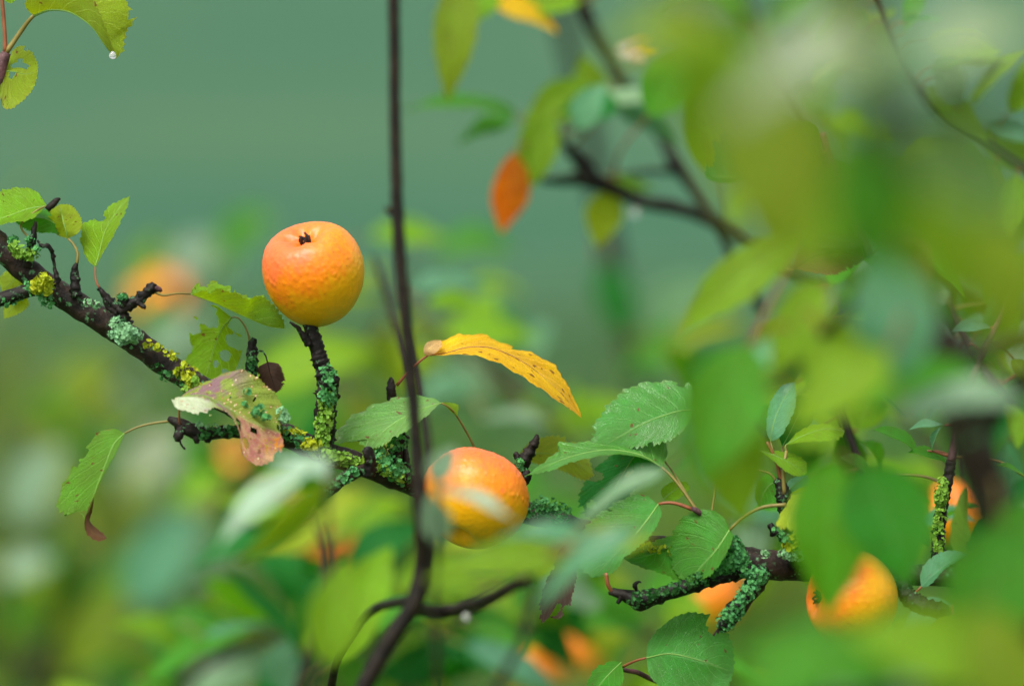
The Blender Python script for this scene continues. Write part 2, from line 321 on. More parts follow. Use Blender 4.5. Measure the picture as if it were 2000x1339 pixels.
PATHS = {}
def leaf3(parent, base, tip, width, Nv, col, spots=0.1, fold=0.3, sag=0.06, nt=14, nv=3, attach=True, wave=0.02, red=None, name='leaf', teeth=0.02, bites=()):
    """a leaf between two points in space, Nv = the way its upper face looks"""
    base = np.asarray(base, float); tip = np.asarray(tip, float); T = tip - base; L = np.linalg.norm(T); T = T / L
    S = np.cross(T, Nv); S = S / (np.linalg.norm(S) + 1e-9); n0 = np.cross(S, T)
    us = np.linspace(0, 1, nt + 1)
    mid = base + np.outer(us, T) * L + np.outer(np.sin(us * math.pi) * sag * L, n0) - np.outer(us ** 3 * sag * L * 0.8, np.array([0, 0, 1.0]))
    wd = np.sin(math.pi * np.clip(us, 0, 1) ** 0.82) ** 0.8 * (1 - 0.25 * us ** 4) * width / 2; wd[0] = wd[-1] = 1e-5
    tw = random.uniform(-0.35, 0.35)
    A = []; B = []
    for i, u in enumerate(us):
        ang = tw * (u - 0.3); Su = S * math.cos(ang) + n0 * math.sin(ang); Nu = n0 * math.cos(ang) - S * math.sin(ang)
        A.append(mid[i] + wd[i] * (-Su * math.cos(fold) + Nu * math.sin(fold))); B.append(mid[i] + wd[i] * (Su * math.cos(fold) + Nu * math.sin(fold)))
    mb = MB()
    if attach and parent.name in PATHS:
        allp = PATHS[parent.name]; k = np.argmin(np.linalg.norm(allp - base, axis=1)); q = allp[k]; gap = np.linalg.norm(q - base)
        if gap > 0.002:
            mid_ = (q + base) / 2 + np.array([0, 0, 0.12 * gap]) - T * 0.15 * gap
            petiole(mb, [q, mid_, base], min(0.0010 + gap * 0.004, 0.0015), 0.0007)
    blade(mb, np.array(A), mid, np.array(B), nt, nv, teeth, bites, wave, seed=random.random() * 50)
    o = mb.build(name, [pick(col), M_PETR if (red if red is not None else random.random() < 0.4) else M_PET], parent)
    o.color = (*vary(col), spots); return o
def bl(parent, cx, cy, ln, ang, wd, d, col, dd=0.0, nv=(0.0, 0.55, 0.8), **kw):
    """blurred leaf around pixel (cx, cy): length / width in pixels, ang = direction of its tip (0 right, 90 up), dd = depth gained to the tip"""
    a = math.radians(ang); x, y = math.cos(a) * ln / 2, -math.sin(a) * ln / 2
    return leaf3(parent, P(cx - x, cy - y, d - dd / 2), P(cx + x, cy + y, d + dd / 2), wd * MM(d), nrm(camvec(*nv)), col, **kw)
def stick(parent, pts, name='limb', mat=None, sides=12, rough=0.12, freq=160, rings=0.0, label=None, reg=True, step=0.003):
    p, r = path(pts, None, step); v, f = tube(p, r, sides, rough, freq, seed=len(bpy.data.objects), rings=rings)
    o = MB().add(v, f).build(name, mat or M_BARK, parent)
    if reg and parent is not None:
        root = parent
        PATHS[root.name] = np.vstack([PATHS[root.name], p]) if root.name in PATHS else p
        PATHS[o.name] = p
    if label: o['label'] = label
    return o

# ------------------------------------------------------------------ lichen: crusts of small cupped lobes
LT = (0.06375, 0.255, 0.07225); LY = (0.34, 0.3995, 0.0102); LG = (0.204, 0.425, 0.204); LD = (0.0238, 0.119, 0.02125); LM = (0.1445, 0.2975, 0.0255)
def lichen(parent, blobs, n, size, col, label=None, name='lichen', sx=1.0):
    """blobs: (px, py, d, r px) spheres the lobes grow on; size: lobe radius in px"""
    mb = MB(); bs = [(P(b[0], b[1], b[2]), b[3] * MM(b[2])) for b in blobs]
    wts = np.array([b[1] ** 2 for b in bs]); wts /= wts.sum()
    V = []; F = []
    for i in range(n):
        c, r = bs[rng.choice(len(bs), p=wts)]
        d = rng.normal(size=3); d = nrm(d); 
        if d @ FWD > 0.35: d = d - 2 * (d @ FWD) * FWD
        p = c + d * r * rng.uniform(0.75, 1.08)
        nn = nrm(d + rng.normal(size=3) * 0.45); s1 = nrm(np.cross(nn, rng.normal(size=3))); s2 = np.cross(nn, s1)
        R = size * MM() * rng.uniform(0.55, 1.35); k = 7; th = np.arange(k) * 2 * np.pi / k
        rr = R * rng.uniform(0.65, 1.25, k)
        rim = p + (np.cos(th) * rr)[:, None] * s1 + (np.sin(th) * rr)[:, None] * s2 + nn * (R * rng.uniform(0.15, 0.7, k))[:, None]
        b0 = len(V) * (k + 1)
        V.append(np.vstack([p, rim])); F += [(b0, b0 + 1 + j, b0 + 1 + (j + 1) % k) for j in range(k)]
    mb.add(np.vstack(V), F); o = mb.build(name, M_LICH, parent, smooth=True); o.color = (*col, 1); o['kind'] = 'stuff'
    if label: o['label'] = label
    return o
def along(pts, n, r):
    p = spline(np.array(pts, float), n); return [(a[0] + random.uniform(-2, 2), a[1] + random.uniform(-2, 2), a[2] if len(a) > 2 else 0, r * random.uniform(0.8, 1.2)) for a in p]

# ------------------------------------------------------------------ apples
def apple_mesh(R, seed, nu=96, nvv=72, drops=260, tall=0.98, basin=0.36, depth=0.34, lop=0.04, dsz=(0.022, 0.058), bamp=1.0):
    r = np.random.default_rng(seed)
    ph = np.linspace(0.0, math.pi, nvv); th = np.linspace(0, 2 * np.pi, nu, endpoint=False)
    PH, TH = np.meshgrid(ph, th, indexing='ij')
    rad = np.sin(PH) * (1 + 0.035 * np.sin(PH) ** 2) * (1 + 0.03 * np.cos(PH))
    rad = rad * (1 + 0.018 * np.cos(5 * TH + seed) * np.clip(np.cos(PH), 0, 1) + lop * np.cos(TH + seed * 1.7) * np.sin(PH) * 0.5)
    z = np.cos(PH) * tall * (1 + lop * np.sin(PH) * np.cos(TH + seed))
    z = z - np.where(PH < math.pi / 2, depth * np.exp(-(rad / basin) ** 2) * (1 + 0.12 * np.cos(5 * TH + seed)), -0.30 * np.exp(-(rad / 0.24) ** 2))
    V = np.stack([rad * np.cos(TH), rad * np.sin(TH), z], -1).reshape(-1, 3)
    C = nrm(V); bump = np.zeros(len(V))
    if drops:
        dc = nrm(r.normal(size=(drops, 3))); dc = dc[dc[:, 2] > -0.15 + 0.6 * r.random(len(dc))]
        for c in dc:
            amp = r.uniform(0.3, 1.3); s = r.uniform(*dsz); x = np.arccos(np.clip(C @ c, -1, 1)) / s
            bump = np.maximum(bump, np.where(x < 1, (1 - x ** 2) * s * 0.13 * amp * bamp, 0))
    bump += 0.004 * r.normal(size=len(V)).cumsum() * 0
    Vd = V * (1 + bump)[:, None] * R
    f = []
    for i in range(nvv - 1):
        for k in range(nu):
            k2 = (k + 1) % nu; f.append((i * nu + k, (i + 1) * nu + k, (i + 1) * nu + k2, i * nu + k2))
    return Vd, f
def apple(cx, cy, d, rpx, axis, label, seed, mat, stem_to=None, drops=260, res=(96, 72), group=None, tall=0.98, calyx=True, basin=0.36, depth=0.34, bump=1.0):
    """axis = direction of the calyx in the viewer's frame"""
    o = P(cx, cy, d); R = rpx * MM(d); t = thing('apple', label, 'apple', o, group)
    z = nrm(np.array(camvec(*axis))); x = nrm(np.cross(np.array([0.2, 1, 0.1]), z)); y = np.cross(z, x); Rm = np.stack([x, y, z], 1)
    v, f = apple_mesh(R, seed, res[0], res[1], drops, tall, basin, depth, bamp=bump)
    me = MB().add(v, f); sk = me.build('skin', mat, t, origin=np.zeros(3)); sk.location = (0, 0, 0); sk.rotation_euler = Matrix(Rm.tolist()).to_euler(); ORG[sk.name] = o
    # scale so the material reads the apple in its own units
    if calyx:
        mb = MB(); zc = R * (tall - depth * 1.02)
        for k in range(6):
            a = k * 1.05 + seed; pts = [np.array([0.05 * math.cos(a), 0.05 * math.sin(a), -0.04]), np.array([0.10 * math.cos(a), 0.10 * math.sin(a), 0.09]), np.array([0.13 * math.cos(a + .5) * random.uniform(.2, 1.3), 0.10 * math.sin(a + .5), 0.16 + random.uniform(0, .09)])]
            p = spline(np.array(pts) * R, 6) + np.array([0, 0, zc]); vv, ff = tube(p, np.linspace(0.06, 0.018, 6) * R, 6, 0.3, 900); mb.add(vv @ Rm.T + o, ff)
        mb.build('calyx', M_CALYX, t)
    if stem_to is not None:
        b = o - z * R * 0.62; q = P(*stem_to); p = spline([b, (b + q) / 2 + np.array([0, 0, 0.004]), q], 8)
        v, f = tube(p, np.linspace(0.0016, 0.0014, 8), 7, 0.15, 500); MB().add(v, f).build('stem', M_DARK, t)
    return t

# ================================================================== THE SETTING
def meadow_material():
    g = N('meadow'); ge = g.n('NewGeometry').outputs['Position']
    n1 = g.noise(ge, 0.38, 3); n2 = g.noise(ge, 1.3, 4); n3 = g.noise(ge, 14, 3)
    c = g.mix(g.ss(n1, 0.38, 0.62), c4(0.011, 0.072, 0.034), c4(0.038, 0.092, 0.039))
    c = g.mix(g.m('MULTIPLY', g.ss(n2, 0.45, 0.7), 0.5), c, c4(0.0168, 0.0798, 0.04368))
    c = g.mix(g.m('MULTIPLY', n3, 0.3), c, c4(0.03, 0.08, 0.03))
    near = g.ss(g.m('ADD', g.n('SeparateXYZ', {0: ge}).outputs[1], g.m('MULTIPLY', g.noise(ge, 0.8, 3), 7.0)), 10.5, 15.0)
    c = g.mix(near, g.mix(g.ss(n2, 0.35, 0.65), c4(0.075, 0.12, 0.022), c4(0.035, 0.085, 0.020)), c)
    return g.out(g.n('BsdfPrincipled', {'Base Color': c, 'Roughness': 0.8, 'Specular IOR Level': 0.2}).outputs[0])
xs = np.concatenate([np.linspace(-400, -20, 12), np.linspace(-15, 15, 16), np.linspace(20, 400, 12)])
ys = np.concatenate([np.linspace(-60, 0, 8), np.linspace(2, 40, 24), np.linspace(45, 700, 24)])
gv = []; gf = []
for y in ys:
    for x in xs:
        rise = 0.00042 * max(0, y - 30) ** 2 if y < 200 else 0.00042 * 170 ** 2 + (y - 200) * 0.14
        gv.append((x, y, rise + 0.06 * noise.noise(Vector((x * 0.3, y * 0.3, 0))) - 0.03))
nx = len(xs)
for j in range(len(ys) - 1):
    for i in range(nx - 1): gf.append((j * nx + i, j * nx + i + 1, (j + 1) * nx + i + 1, (j + 1) * nx + i))
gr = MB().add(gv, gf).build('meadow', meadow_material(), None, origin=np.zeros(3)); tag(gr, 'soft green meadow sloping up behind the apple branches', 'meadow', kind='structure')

def grass_material():
    g = N('grass'); ge = g.n('NewGeometry').outputs['Position']; n1 = g.noise(ge, 0.9, 3); n2 = g.noise(ge, 30, 2)
    c = g.mix(g.ss(n1, 0.35, 0.65), c4(0.05, 0.12, 0.02), c4(0.09, 0.14, 0.02)); c = g.mix(g.m('MULTIPLY', n2, 0.5), c, c4(0.04, 0.16, 0.08))
    p = g.n('BsdfPrincipled', {'Base Color': c, 'Roughness': 0.5}).outputs[0]; t = g.n('BsdfTranslucent', {'Color': c}).outputs[0]
    return g.out(g.n('MixShader', {0: 0.3, 1: p, 2: t}).outputs[0])
M_GRASS = grass_material()
nb = 26000; bx = rng.uniform(-3.2, 3.2, nb); by = 1.5 + 10 * rng.random(nb) ** 1.2; hh = rng.uniform(0.06, 0.24, nb); an = rng.uniform(0, 6.28, nb); wd = rng.uniform(0.003, 0.006, nb)
v0 = np.stack([bx - np.cos(an) * wd, by - np.sin(an) * wd, np.full(nb, -0.05)], 1); v1 = np.stack([bx + np.cos(an) * wd, by + np.sin(an) * wd, np.full(nb, -0.05)], 1)
lean = rng.normal(0, 0.25, (nb, 2)); tp = np.stack([bx + lean[:, 0] * hh, by + lean[:, 1] * hh, hh], 1)
gm = MB().add(np.stack([v0, v1, tp], 1).reshape(-1, 3), [(3 * i, 3 * i + 1, 3 * i + 2) for i in range(nb)]).build('grass', M_GRASS, None, origin=np.array([0, 5, 0]))
tag(gm, 'long green grass blades standing in the meadow', 'grass', kind='stuff')

def shrub(x, y, wd, h, n, cols, label, pale=0.12):
    o = np.array([x, y, 0.0]); t = thing('meadow_shrub', label, 'shrub', o, 'shrubs in the meadow behind the branches')
    stems = []
    for k in range(7):
        a = random.uniform(0, 6.28); top = o + np.array([math.cos(a) * wd * 0.35 * random.random(), math.sin(a) * wd * 0.3 * random.random(), h * random.uniform(0.7, 1.0)])
        p = spline([o + np.array([0, 0, -0.06]) + rng.normal(0, 0.02, 3) * [1, 1, 0], (o + top) / 2 + rng.normal(0, 0.04, 3), top], 10); stems.append(p)
        v, f = tube(p, np.linspace(0.008, 0.003, 10), 6, 0.1, 100); MB().add(v, f).build('stem', M_TWIG, t)
    for ci, (col, share) in enumerate(cols):
        mb = MB(); V = []; F = []
        for i in range(int(n * share)):
            p = stems[rng.integers(7)]; q = p[rng.integers(3, 10)] + rng.normal(0, 1, 3) * np.array([wd * 0.20, wd * 0.16, h * 0.12])
            q[2] = max(q[2], 0.03)
            L = random.uniform(0.03, 0.06); d = nrm(rng.normal(size=3) + np.array([0, 0, 0.2])); s = nrm(np.cross(d, rng.normal(size=3))) * L * 0.3
            b = len(V) * 4; V.append(np.stack([q, q + d * L * 0.5 + s, q + d * L, q + d * L * 0.5 - s])); F.append((b, b + 1, b + 2, b + 3))
        uvq = np.tile(np.array([[0, .5], [.5, 1], [1, .5], [.5, 0]]), (len(V), 1))
        ob = mb.add(np.vstack(V), F, 0, uvq).build('foliage', M_LEAF, t, smooth=False); ob.color = (*col, 0.0); ob['kind'] = 'stuff'
OLG = (0.17, 0.24, 0.015); DKG = (0.02, 0.075, 0.025)
shrub(-0.62, 3.6, 0.55, 0.86, 1500, [(OLG, .5), (DKG, .3), (TEAL, .2)], 'low dim olive shrub in the meadow below the hanging half-eaten leaf')
shrub(-0.20, 4.4, 0.55, 0.78, 1400, [(GREEN, .4), (DKG, .4), (OLG, .2)], 'dark green shrub in the meadow below the upright apple')
shrub(0.30, 4.0, 0.60, 0.72, 1400, [(GREEN, .5), (OLG, .5)], 'mid green shrub in the meadow behind the bare twig fork')
shrub(0.78, 4.6, 0.60, 0.80, 1400, [(GREEN, .6), (DKG, .4)], 'green shrub in the meadow behind the sideways apple')
shrub(-0.95, 5.2, 0.60, 0.72, 1300, [(OLG, .6), (GREY, .25), (DKG, .15)], 'pale olive shrub in the meadow farthest from the branches')

# ================================================================== THE APPLE-BEARING BRANCH
main = thing('apple_branch', 'long dark apple branch crusted with green and yellow lichen, spurs and half-eaten leaves', 'branch', P(2060, 1140, 2))
stick(main, [(2060, 1140, 2, 22), (1850, 1126, 1, 20), (1700, 1116, 1, 24), (1580, 1107, 0.5, 28), (1500, 1102, 0, 29), (1420, 1092, 0, 29), (1330, 1075, 1, 25), (1230, 1062, 2.5, 24), (1130, 1035, 4, 23), (1040, 1004, 5, 22),
             (930, 985, 5.5, 22), (860, 965, 4, 22), (800, 945, 1, 22), (720, 912, 0, 22), (640, 885, 0, 23), (540, 840, 0, 22), (420, 772, 0, 23), (330, 715, 0, 24), (240, 650, 0, 26), (150, 595, 0, 25), (60, 535, 0, 25), (0, 482, 0, 25), (-70, 425, 0, 24)],
      sides=18, rough=0.13, freq=130)
def spur(pts, name='spur', mat=None, **kw): return stick(main, pts, name, mat or M_DARK, 14, kw.pop('rough', 0.28) * 1.5, kw.pop('freq', 300) * 1.3, kw.pop('rings', 0.25) * 1.4, reg=True, step=0.0011, **kw)
# --- left end
s_a = spur([(52, 520, -1, 10), (62, 480, -1.5, 8), (66, 450, -1.5, 6), (70, 432, -1.5, 2)])
hero(s_a, [(92, 402, -0.5), (55, 408, -0.5), (10, 424, 0), (-40, 436, 0)], [(70, 372, .5), (30, 366, .8), (-10, 380, 1)], [(60, 425, -2), (20, 432, -2), (-10, 440, -1)], YG, 0.2, [(62, 470, -1.5), (40, 440, -1), (70, 412, -1)])
hero(s_a, [(128, 458, .5), (100, 432, .5), (70, 425, .5), (25, 428, 1)], [(110, 412, 1.5), (70, 408, 2), (40, 416, 2)], [(105, 455, 0), (70, 452, 0), (40, 440, .5)], GREEN, 0.1)
spur([(92, 410, -1, 5), (103, 398, -1, 7), (112, 390, -1, 5), (118, 388, -1, 2)], 'dry_scale')
spur([(110, 560, -2, 7), (112, 545, -2, 6), (106, 520, -2, 3), (102, 495, -2.2, 4), (95, 483, -2.4, 5), (82, 478, -2.4, 4), (74, 470, -2.2, 3)], 'curled_dry_leaf', rough=0.6)
s_b = spur([(150, 580, -1, 11), (147, 555, -1, 10), (146, 530, -1, 8), (150, 512, -1, 3)])
hero(s_b, [(133, 466, -.8), (128, 448, -1), (122, 425, -.8), (116, 399, 0)], [(112, 460, .3), (94, 438, 1), (98, 412, .5)], [(152, 455, -1), (159, 432, -.5), (140, 402, 0)], LIME, 0.35, [(149, 520, -1), (152, 495, -1), (142, 475, -.8)], sw=4.5, label='lime green leaf with a brown blotch')
# --- the forked spur with the upright leaf
s_c = spur([(242, 645, -1.5, 17), (238, 622, -1.8, 15), (236, 605, -2, 13), (258, 592, -2, 11), (280, 578, -2, 10), (296, 562, -2, 10), (302, 553, -2, 6)], rings=0.5)
spur([(232, 605, -2, 10), (216, 590, -2, 8), (203, 575, -2, 6), (192, 562, -2, 4)]); spur([(228, 612, -2.4, 5), (210, 600, -2.5, 4), (203, 582, -2.6, 4)]); spur([(238, 605, -2, 8), (240, 588, -2.2, 11), (239, 572, -2.2, 7)], 'bud')
spur([(300, 562, -2, 6), (312, 566, -2, 5), (315, 570, -2, 2)], 'bud', mat=M_RED); spur([(268, 590, -2.5, 5), (282, 600, -2.6, 4), (283, 604, -2.6, 2)], 'bud')
hero(s_c, [(186, 521, -1.5), (196, 485, -1.2), (206, 450, -1), (226, 416, -.8), (254, 382, 0)], [(168, 505, -.6), (155, 470, .3), (161, 437, .8), (182, 429, .8), (201, 434, .3), (203, 410, .5), (228, 392, .5)], [(199, 494, -2.4), (218, 463, -2.8), (235, 426, -2.4), (246, 402, -1.5)],
     YG, 0.12, [(197, 566, -2), (187, 548, -1.8)], red=True, label='upright light green leaf folded along its midrib')
s_c2 = hero(s_c, [(372, 574, -1), (420, 592, -1.5), (470, 615, -1.5), (520, 636, -1), (556, 642, 0)], [(382, 553, .5), (415, 545, 1), (452, 559, 1), (485, 580, 1), (505, 575, .8), (530, 590, .5)], [(392, 568, -2.8), (425, 564, -3), (460, 572, -3), (487, 583, -2.6), (503, 574, -2), (528, 588, -1.2), (550, 620, -.6)],
     YG, 0.22, [(298, 568, -2), (318, 577, -2), (345, 573, -1.6)], label='light green leaf with rusty specks reaching below the upright apple')
# --- thin spur with half-eaten leaf and dead leaf
s_d = spur([(488, 800, 1, 13), (490, 740, 1, 12), (493, 700, 1, 11), (492, 675, 1, 8), (497, 660, 1, 5)])
hero(s_d, [(452, 620, 2), (432, 645, 2.5), (415, 690, 3), (400, 745, 3)], [(420, 596, 2), (400, 605, 2.5), (368, 632, 3), (372, 680, 3.5), (360, 715, 3.5)], [(466, 640, 2), (472, 680, 2.5), (462, 715, 3), (440, 740, 3)], YG, 0.25, [(488, 665, 1), (480, 640, 1.4), (465, 620, 1.6)],
     bites=[(0.28, -0.75, 0.10, 0.5), (0.45, -1.0, 0.07, 0.4), (0.33, 0.75, 0.09, 0.5), (0.55, 0.45, 0.07, 0.22), (0.72, 0.95, 0.05, 0.35), (0.7, 0.25, 0.05, 0.1), (0.12, 0.7, 0.1, 0.5)], teeth=0.01, nt=60, nv=14, label='ragged leaf eaten full of holes')
hero(s_d, [(522, 706, 0), (528, 730, 0), (540, 766, .3)], [(506, 718, .5), (506, 745, .8), (522, 762, .6)], [(545, 713, -.6), (555, 738, -.3), (547, 758, 0)], BRN, 0.3, [(500, 688, 1), (510, 684, .5), (518, 692, .2)], sw=3, label='small withered brown leaf', teeth=0.10, wave=0.05)
# --- stub that carries the upright apple
s_e = spur([(632, 885, -1, 22), (634, 840, -1, 21), (636, 800, -1, 20), (640, 760, -1, 20), (634, 728, -1, 17), (625, 700, -1, 15), (616, 672, -1, 15), (608, 645, -1, 14), (607, 615, -1, 12)], rings=0.35, rough=0.2)
spur([(640, 755, -1.5, 14), (652, 742, -2, 12), (660, 735, -2, 7)], 'knob'); spur([(604, 672, -1.4, 8), (592, 655, -1.6, 6), (582, 640, -1.8, 4), (566, 629, -2, 2)], 'bark_flake'); spur([(612, 636, -1.2, 5), (628, 633, -.6, 3), (641, 630, -.2, 1)], 'bark_flake')
# --- diseased leaf and lower twig with the hanging leaf
s_f = stick(main, [(560, 850, -1, 14), (500, 842, -2, 14), (450, 842, -2.4, 13), (400, 846, -2.6, 13), (365, 838, -2.6, 15), (345, 824, -2.6, 11), (328, 816, -2.6, 4)], 'spur', M_DARK, 10, 0.35, 280, 0.3)
spur([(358, 832, -2.8, 9), (349, 850, -3, 9), (346, 862, -3, 5)], 'bud'); spur([(350, 850, -3, 3), (353, 866, -3, 2), (362, 877, -3, 2)], 'dry_stalk'); spur([(385, 852, -3, 9), (384, 866, -3, 4)], 'bud'); spur([(405, 855, -2.8, 7), (404, 864, -2.8, 5)], 'bud')
hero(s_f, [(243, 846, -2.5), (222, 868, -2.6), (205, 910, -2.8), (185, 962, -2.8), (168, 1014, -2.5)], [(222, 836, -1.8), (190, 845, -1.5), (160, 885, -1.2), (130, 925, -1), (110, 970, -1), (114, 1008, -1.4), (128, 1006, -1.6), (150, 998, -2)], [(232, 868, -3), (212, 908, -3.6), (190, 950, -3.8), (176, 985, -3.4), (170, 1005, -2.8)],
     (0.10, 0.25, 0.018), 0.36, [(332, 822, -2.6), (300, 826, -2.5), (268, 834, -2.5)], label='drooping green leaf with a bitten end and brown dots', bites=[(0.95, -0.45, 0.06, 0.22), (0.90, -0.85, 0.05, 0.2), (0.35, -1.0, 0.03, 0.15)], teeth=0.02)
hero(s_f, [(184, 965, -2.9), (172, 1008, -2.7), (178, 1034, -2.7), (190, 1045, -2.6), (208, 1051, -2.4)], [(180, 1000, -2.6), (176, 1016, -2.4), (189, 1032, -2.2), (203, 1043, -2.2)], [(172, 996, -2.8), (165, 1022, -3), (172, 1044, -3), (192, 1055, -2.8)], RUST, 0.5, nt=20, nv=4, teeth=0.04, label='curled brown remnant of the drooping leaf', rib=False)
hero(s_f, [(352, 776, -4), (395, 772, -4.4), (440, 794, -4.6), (490, 822, -4.6), (548, 846, -4)], [(376, 755, -3.4), (412, 738, -3.2), (450, 723, -3.2), (482, 724, -3.2), (520, 752, -3), (550, 785, -3), (548, 815, -3.4)], [(334, 772, -4.6), (346, 795, -5), (388, 808, -5), (436, 818, -5), (468, 846, -5), (474, 880, -5.2), (500, 904, -5.4), (535, 896, -5), (552, 872, -4.4)],
     (0.20, 0.27, 0.035), 0.22, [(352, 836, -2.8), (350, 812, -3.4)], red=True, mat=M_SICK, bites=[(0.42, 0.72, 0.11, 0.40), (0.05, 0.95, 0.04, 0.2), (0.30, 0.98, 0.03, 0.12), (0.86, 0.98, 0.03, 0.12), (0.95, -0.7, 0.03, 0.2), (0.62, -0.55, 0.012, 0.05), (0.45, -0.3, 0.012, 0.04), (0.57, 0.35, 0.035, 0.16), (0.66, 0.62, 0.03, 0.10), (0.80, -0.4, 0.02, 0.07), (0.73, 0.2, 0.03, 0.08), (0.55, 0.95, 0.05, 0.25)], nt=70, nv=16, teeth=0.018, wave=0.014, label='large blotched pink, green and orange leaf pierced with holes')
lichen(main, [(505, 800, -4.6, 8), (520, 812, -4.6, 9), (482, 765, -4, 7), (478, 790, -4, 6), (500, 806, -4.4, 7)], 70, 4.5, LT); lichen(main, [(552, 805, -3.5, 8), (556, 815, -3.5, 8)], 45, 5, LG)
# --- broad leaf before the bare twig
s_g = stick(main, [(925, 990, 4, 9), (935, 930, 3, 6), (930, 880, 2.6, 4)], 'spur', M_PETR, 8, 0.05)
hero(s_g, [(862, 787, -.5), (820, 800, -1), (770, 826, -1.5), (740, 852, -1.5), (720, 876, -1)], [(840, 772, .8), (790, 769, 1.4), (740, 783, 1.6), (690, 808, 1.4), (658, 838, 1), (655, 862, .6), (688, 858, 0), (706, 868, -.6)], [(838, 806, -2), (805, 828, -2.6), (772, 852, -2.6), (745, 870, -2)],
     (0.11, 0.28, 0.045), 0.22, [(930, 880, 2.6), (912, 845, 1.8), (892, 812, .8), (878, 796, 0)], label='broad pale green leaf with a shining lower half', wave=0.012, mat=M_WET)
hero(s_g, [(893, 812, .6), (878, 796, .2), (860, 786, -.3)], [(896, 792, .8), (880, 786, .6), (868, 785, 0)], [(884, 806, 0.4), (872, 795, 0)], YG, 0.1, nt=16, nv=4, rib=False, label='green flap at the foot of the broad leaf')
hero(main, [(745, 865, 0), (715, 885, -.5), (680, 912, -.5)], [(735, 862, .5), (705, 878, .3)], [(745, 880, -1), (712, 902, -1.4)], YG, 0.1, [(760, 930, 0), (755, 880, 0)], nt=24, nv=5)
spur([(722, 930, -2.5, 12), (722, 900, -2.8, 11), (718, 880, -3, 10), (716, 872, -3, 5)], 'snag'); spur([(770, 920, 1, 14), (780, 880, 1.4, 14), (788, 858, 1.6, 10), (790, 845, 1.6, 4)], 'snag', rough=0.5); spur([(788, 870, 1.4, 6), (792, 895, 1, 4), (795, 915, .8, 5), (800, 925, .8, 2)], 'dry_stalk')
stick(main, [(715, 915, -2, 12), (680, 928, -3, 12), (650, 952, -3.2, 12), (628, 968, -3.2, 9), (610, 975, -3.2, 5)], 'spur', M_BARK, 10, 0.25)
# --- yellow leaf
s_h = spur([(800, 950, 3, 9), (785, 860, 3.5, 8), (770, 800, 3, 9), (764, 765, 2.5, 10), (764, 745, 2.5, 6), (763, 736, 2.5, 2)])
hero(s_h, [(835, 694, 2), (868, 690, 1.4), (915, 678, 1), (965, 681, 1), (1030, 712, 1), (1090, 762, 1.2), (1136, 816, 2)], [(848, 672, 2.2), (890, 653, 3), (945, 653, 3.2), (985, 670, 3.2), (1040, 686, 3), (1085, 710, 3), (1112, 755, 2.6)], [(868, 694, .4), (915, 690, -.4), (975, 704, -.8), (1040, 745, -.6), (1090, 783, 0), (1118, 802, 1)],
     YEL, 0.5, [(775, 752, 2.5), (800, 724, 2.2), (820, 705, 2)], red=True, label='curved golden yellow leaf with brown blotches', wave=0.006, teeth=0.014, sw=4.5)
hero(s_h, [(838, 695, 1.8), (834, 683, 1.5), (862, 664, 1.6)], [(827, 690, 1.6), (830, 672, 1.6), (845, 664, 1.6)], [(848, 690, 1.0), (862, 676, .8)], (0.55, 0.40, 0.16), 0.1, nt=12, nv=4, rib=False, teeth=0, label='pale pink lobe at the foot of the yellow leaf')
# --- right of the second apple
s_i = spur([(1005, 985, 3, 13), (1010, 935, 1.5, 13), (1022, 905, 1, 12), (1035, 880, 1, 10), (1046, 860, 1, 7), (1050, 848, 1, 3)], rings=0.5); spur([(1018, 945, 0, 11), (1028, 930, -.5, 10), (1030, 918, -.5, 5)], 'bud'); spur([(1012, 892, 1, 8), (1004, 884, 1, 4)], 'bud')
hero(s_i, [(1010, 890, 3), (1060, 885, 5), (1110, 895, 5.5), (1160, 928, 5)], [(1040, 862, 5), (1090, 852, 6), (1140, 880, 6)], [(1050, 905, 4.5), (1100, 918, 5), (1140, 935, 5)], OLIVE, 0.25)
# shoot with the broad leaves
s_j = stick(main, [(1452, 1090, 0, 7), (1420, 1050, 0.5, 6), (1388, 1018, -1, 6), (1362, 998, -2, 6), (1350, 992, -2, 4)], 'shoot', M_RED, 8, 0.08)
hero(s_j, [(1292, 912, -1.5), (1250, 888, -1.8), (1190, 878, -1.8), (1130, 887, -1.5), (1075, 906, -1.2), (1024, 930, -1)], [(1306, 880, -.4), (1296, 855, 0), (1262, 844, .4), (1210, 852, .6), (1150, 862, .4), (1090, 865, .2), (1096, 876, 0), (1060, 900, -.4)], [(1250, 893, -2.6), (1190, 884, -3), (1130, 895, -2.8), (1075, 918, -2.2)],
     (0.07, 0.24, 0.028), 0.2, [(1362, 998, -2), (1330, 952, -1.8), (1308, 926, -1.6)], label='half-folded green leaf with a pale scabby patch', mat=M_SHEEN, sw=5)
hero(s_j, [(1355, 800, 0), (1320, 804, -.4), (1265, 823, -.8), (1215, 850, -.6), (1172, 874, 0)], [(1352, 750, 1.4), (1300, 742, 1.8), (1235, 752, 1.8), (1190, 785, 1.6), (1160, 828, 1), (1158, 858, .4)], [(1340, 830, -1.4), (1305, 856, -1.8), (1255, 870, -1.6), (1205, 876, -.8)],
     (0.055, 0.225, 0.026), 0.16, [(1388, 1018, -1), (1400, 900, -.6), (1372, 820, 0)], label='large serrated green leaf with purple freckles', mat=M_SHEEN, wave=0.01)
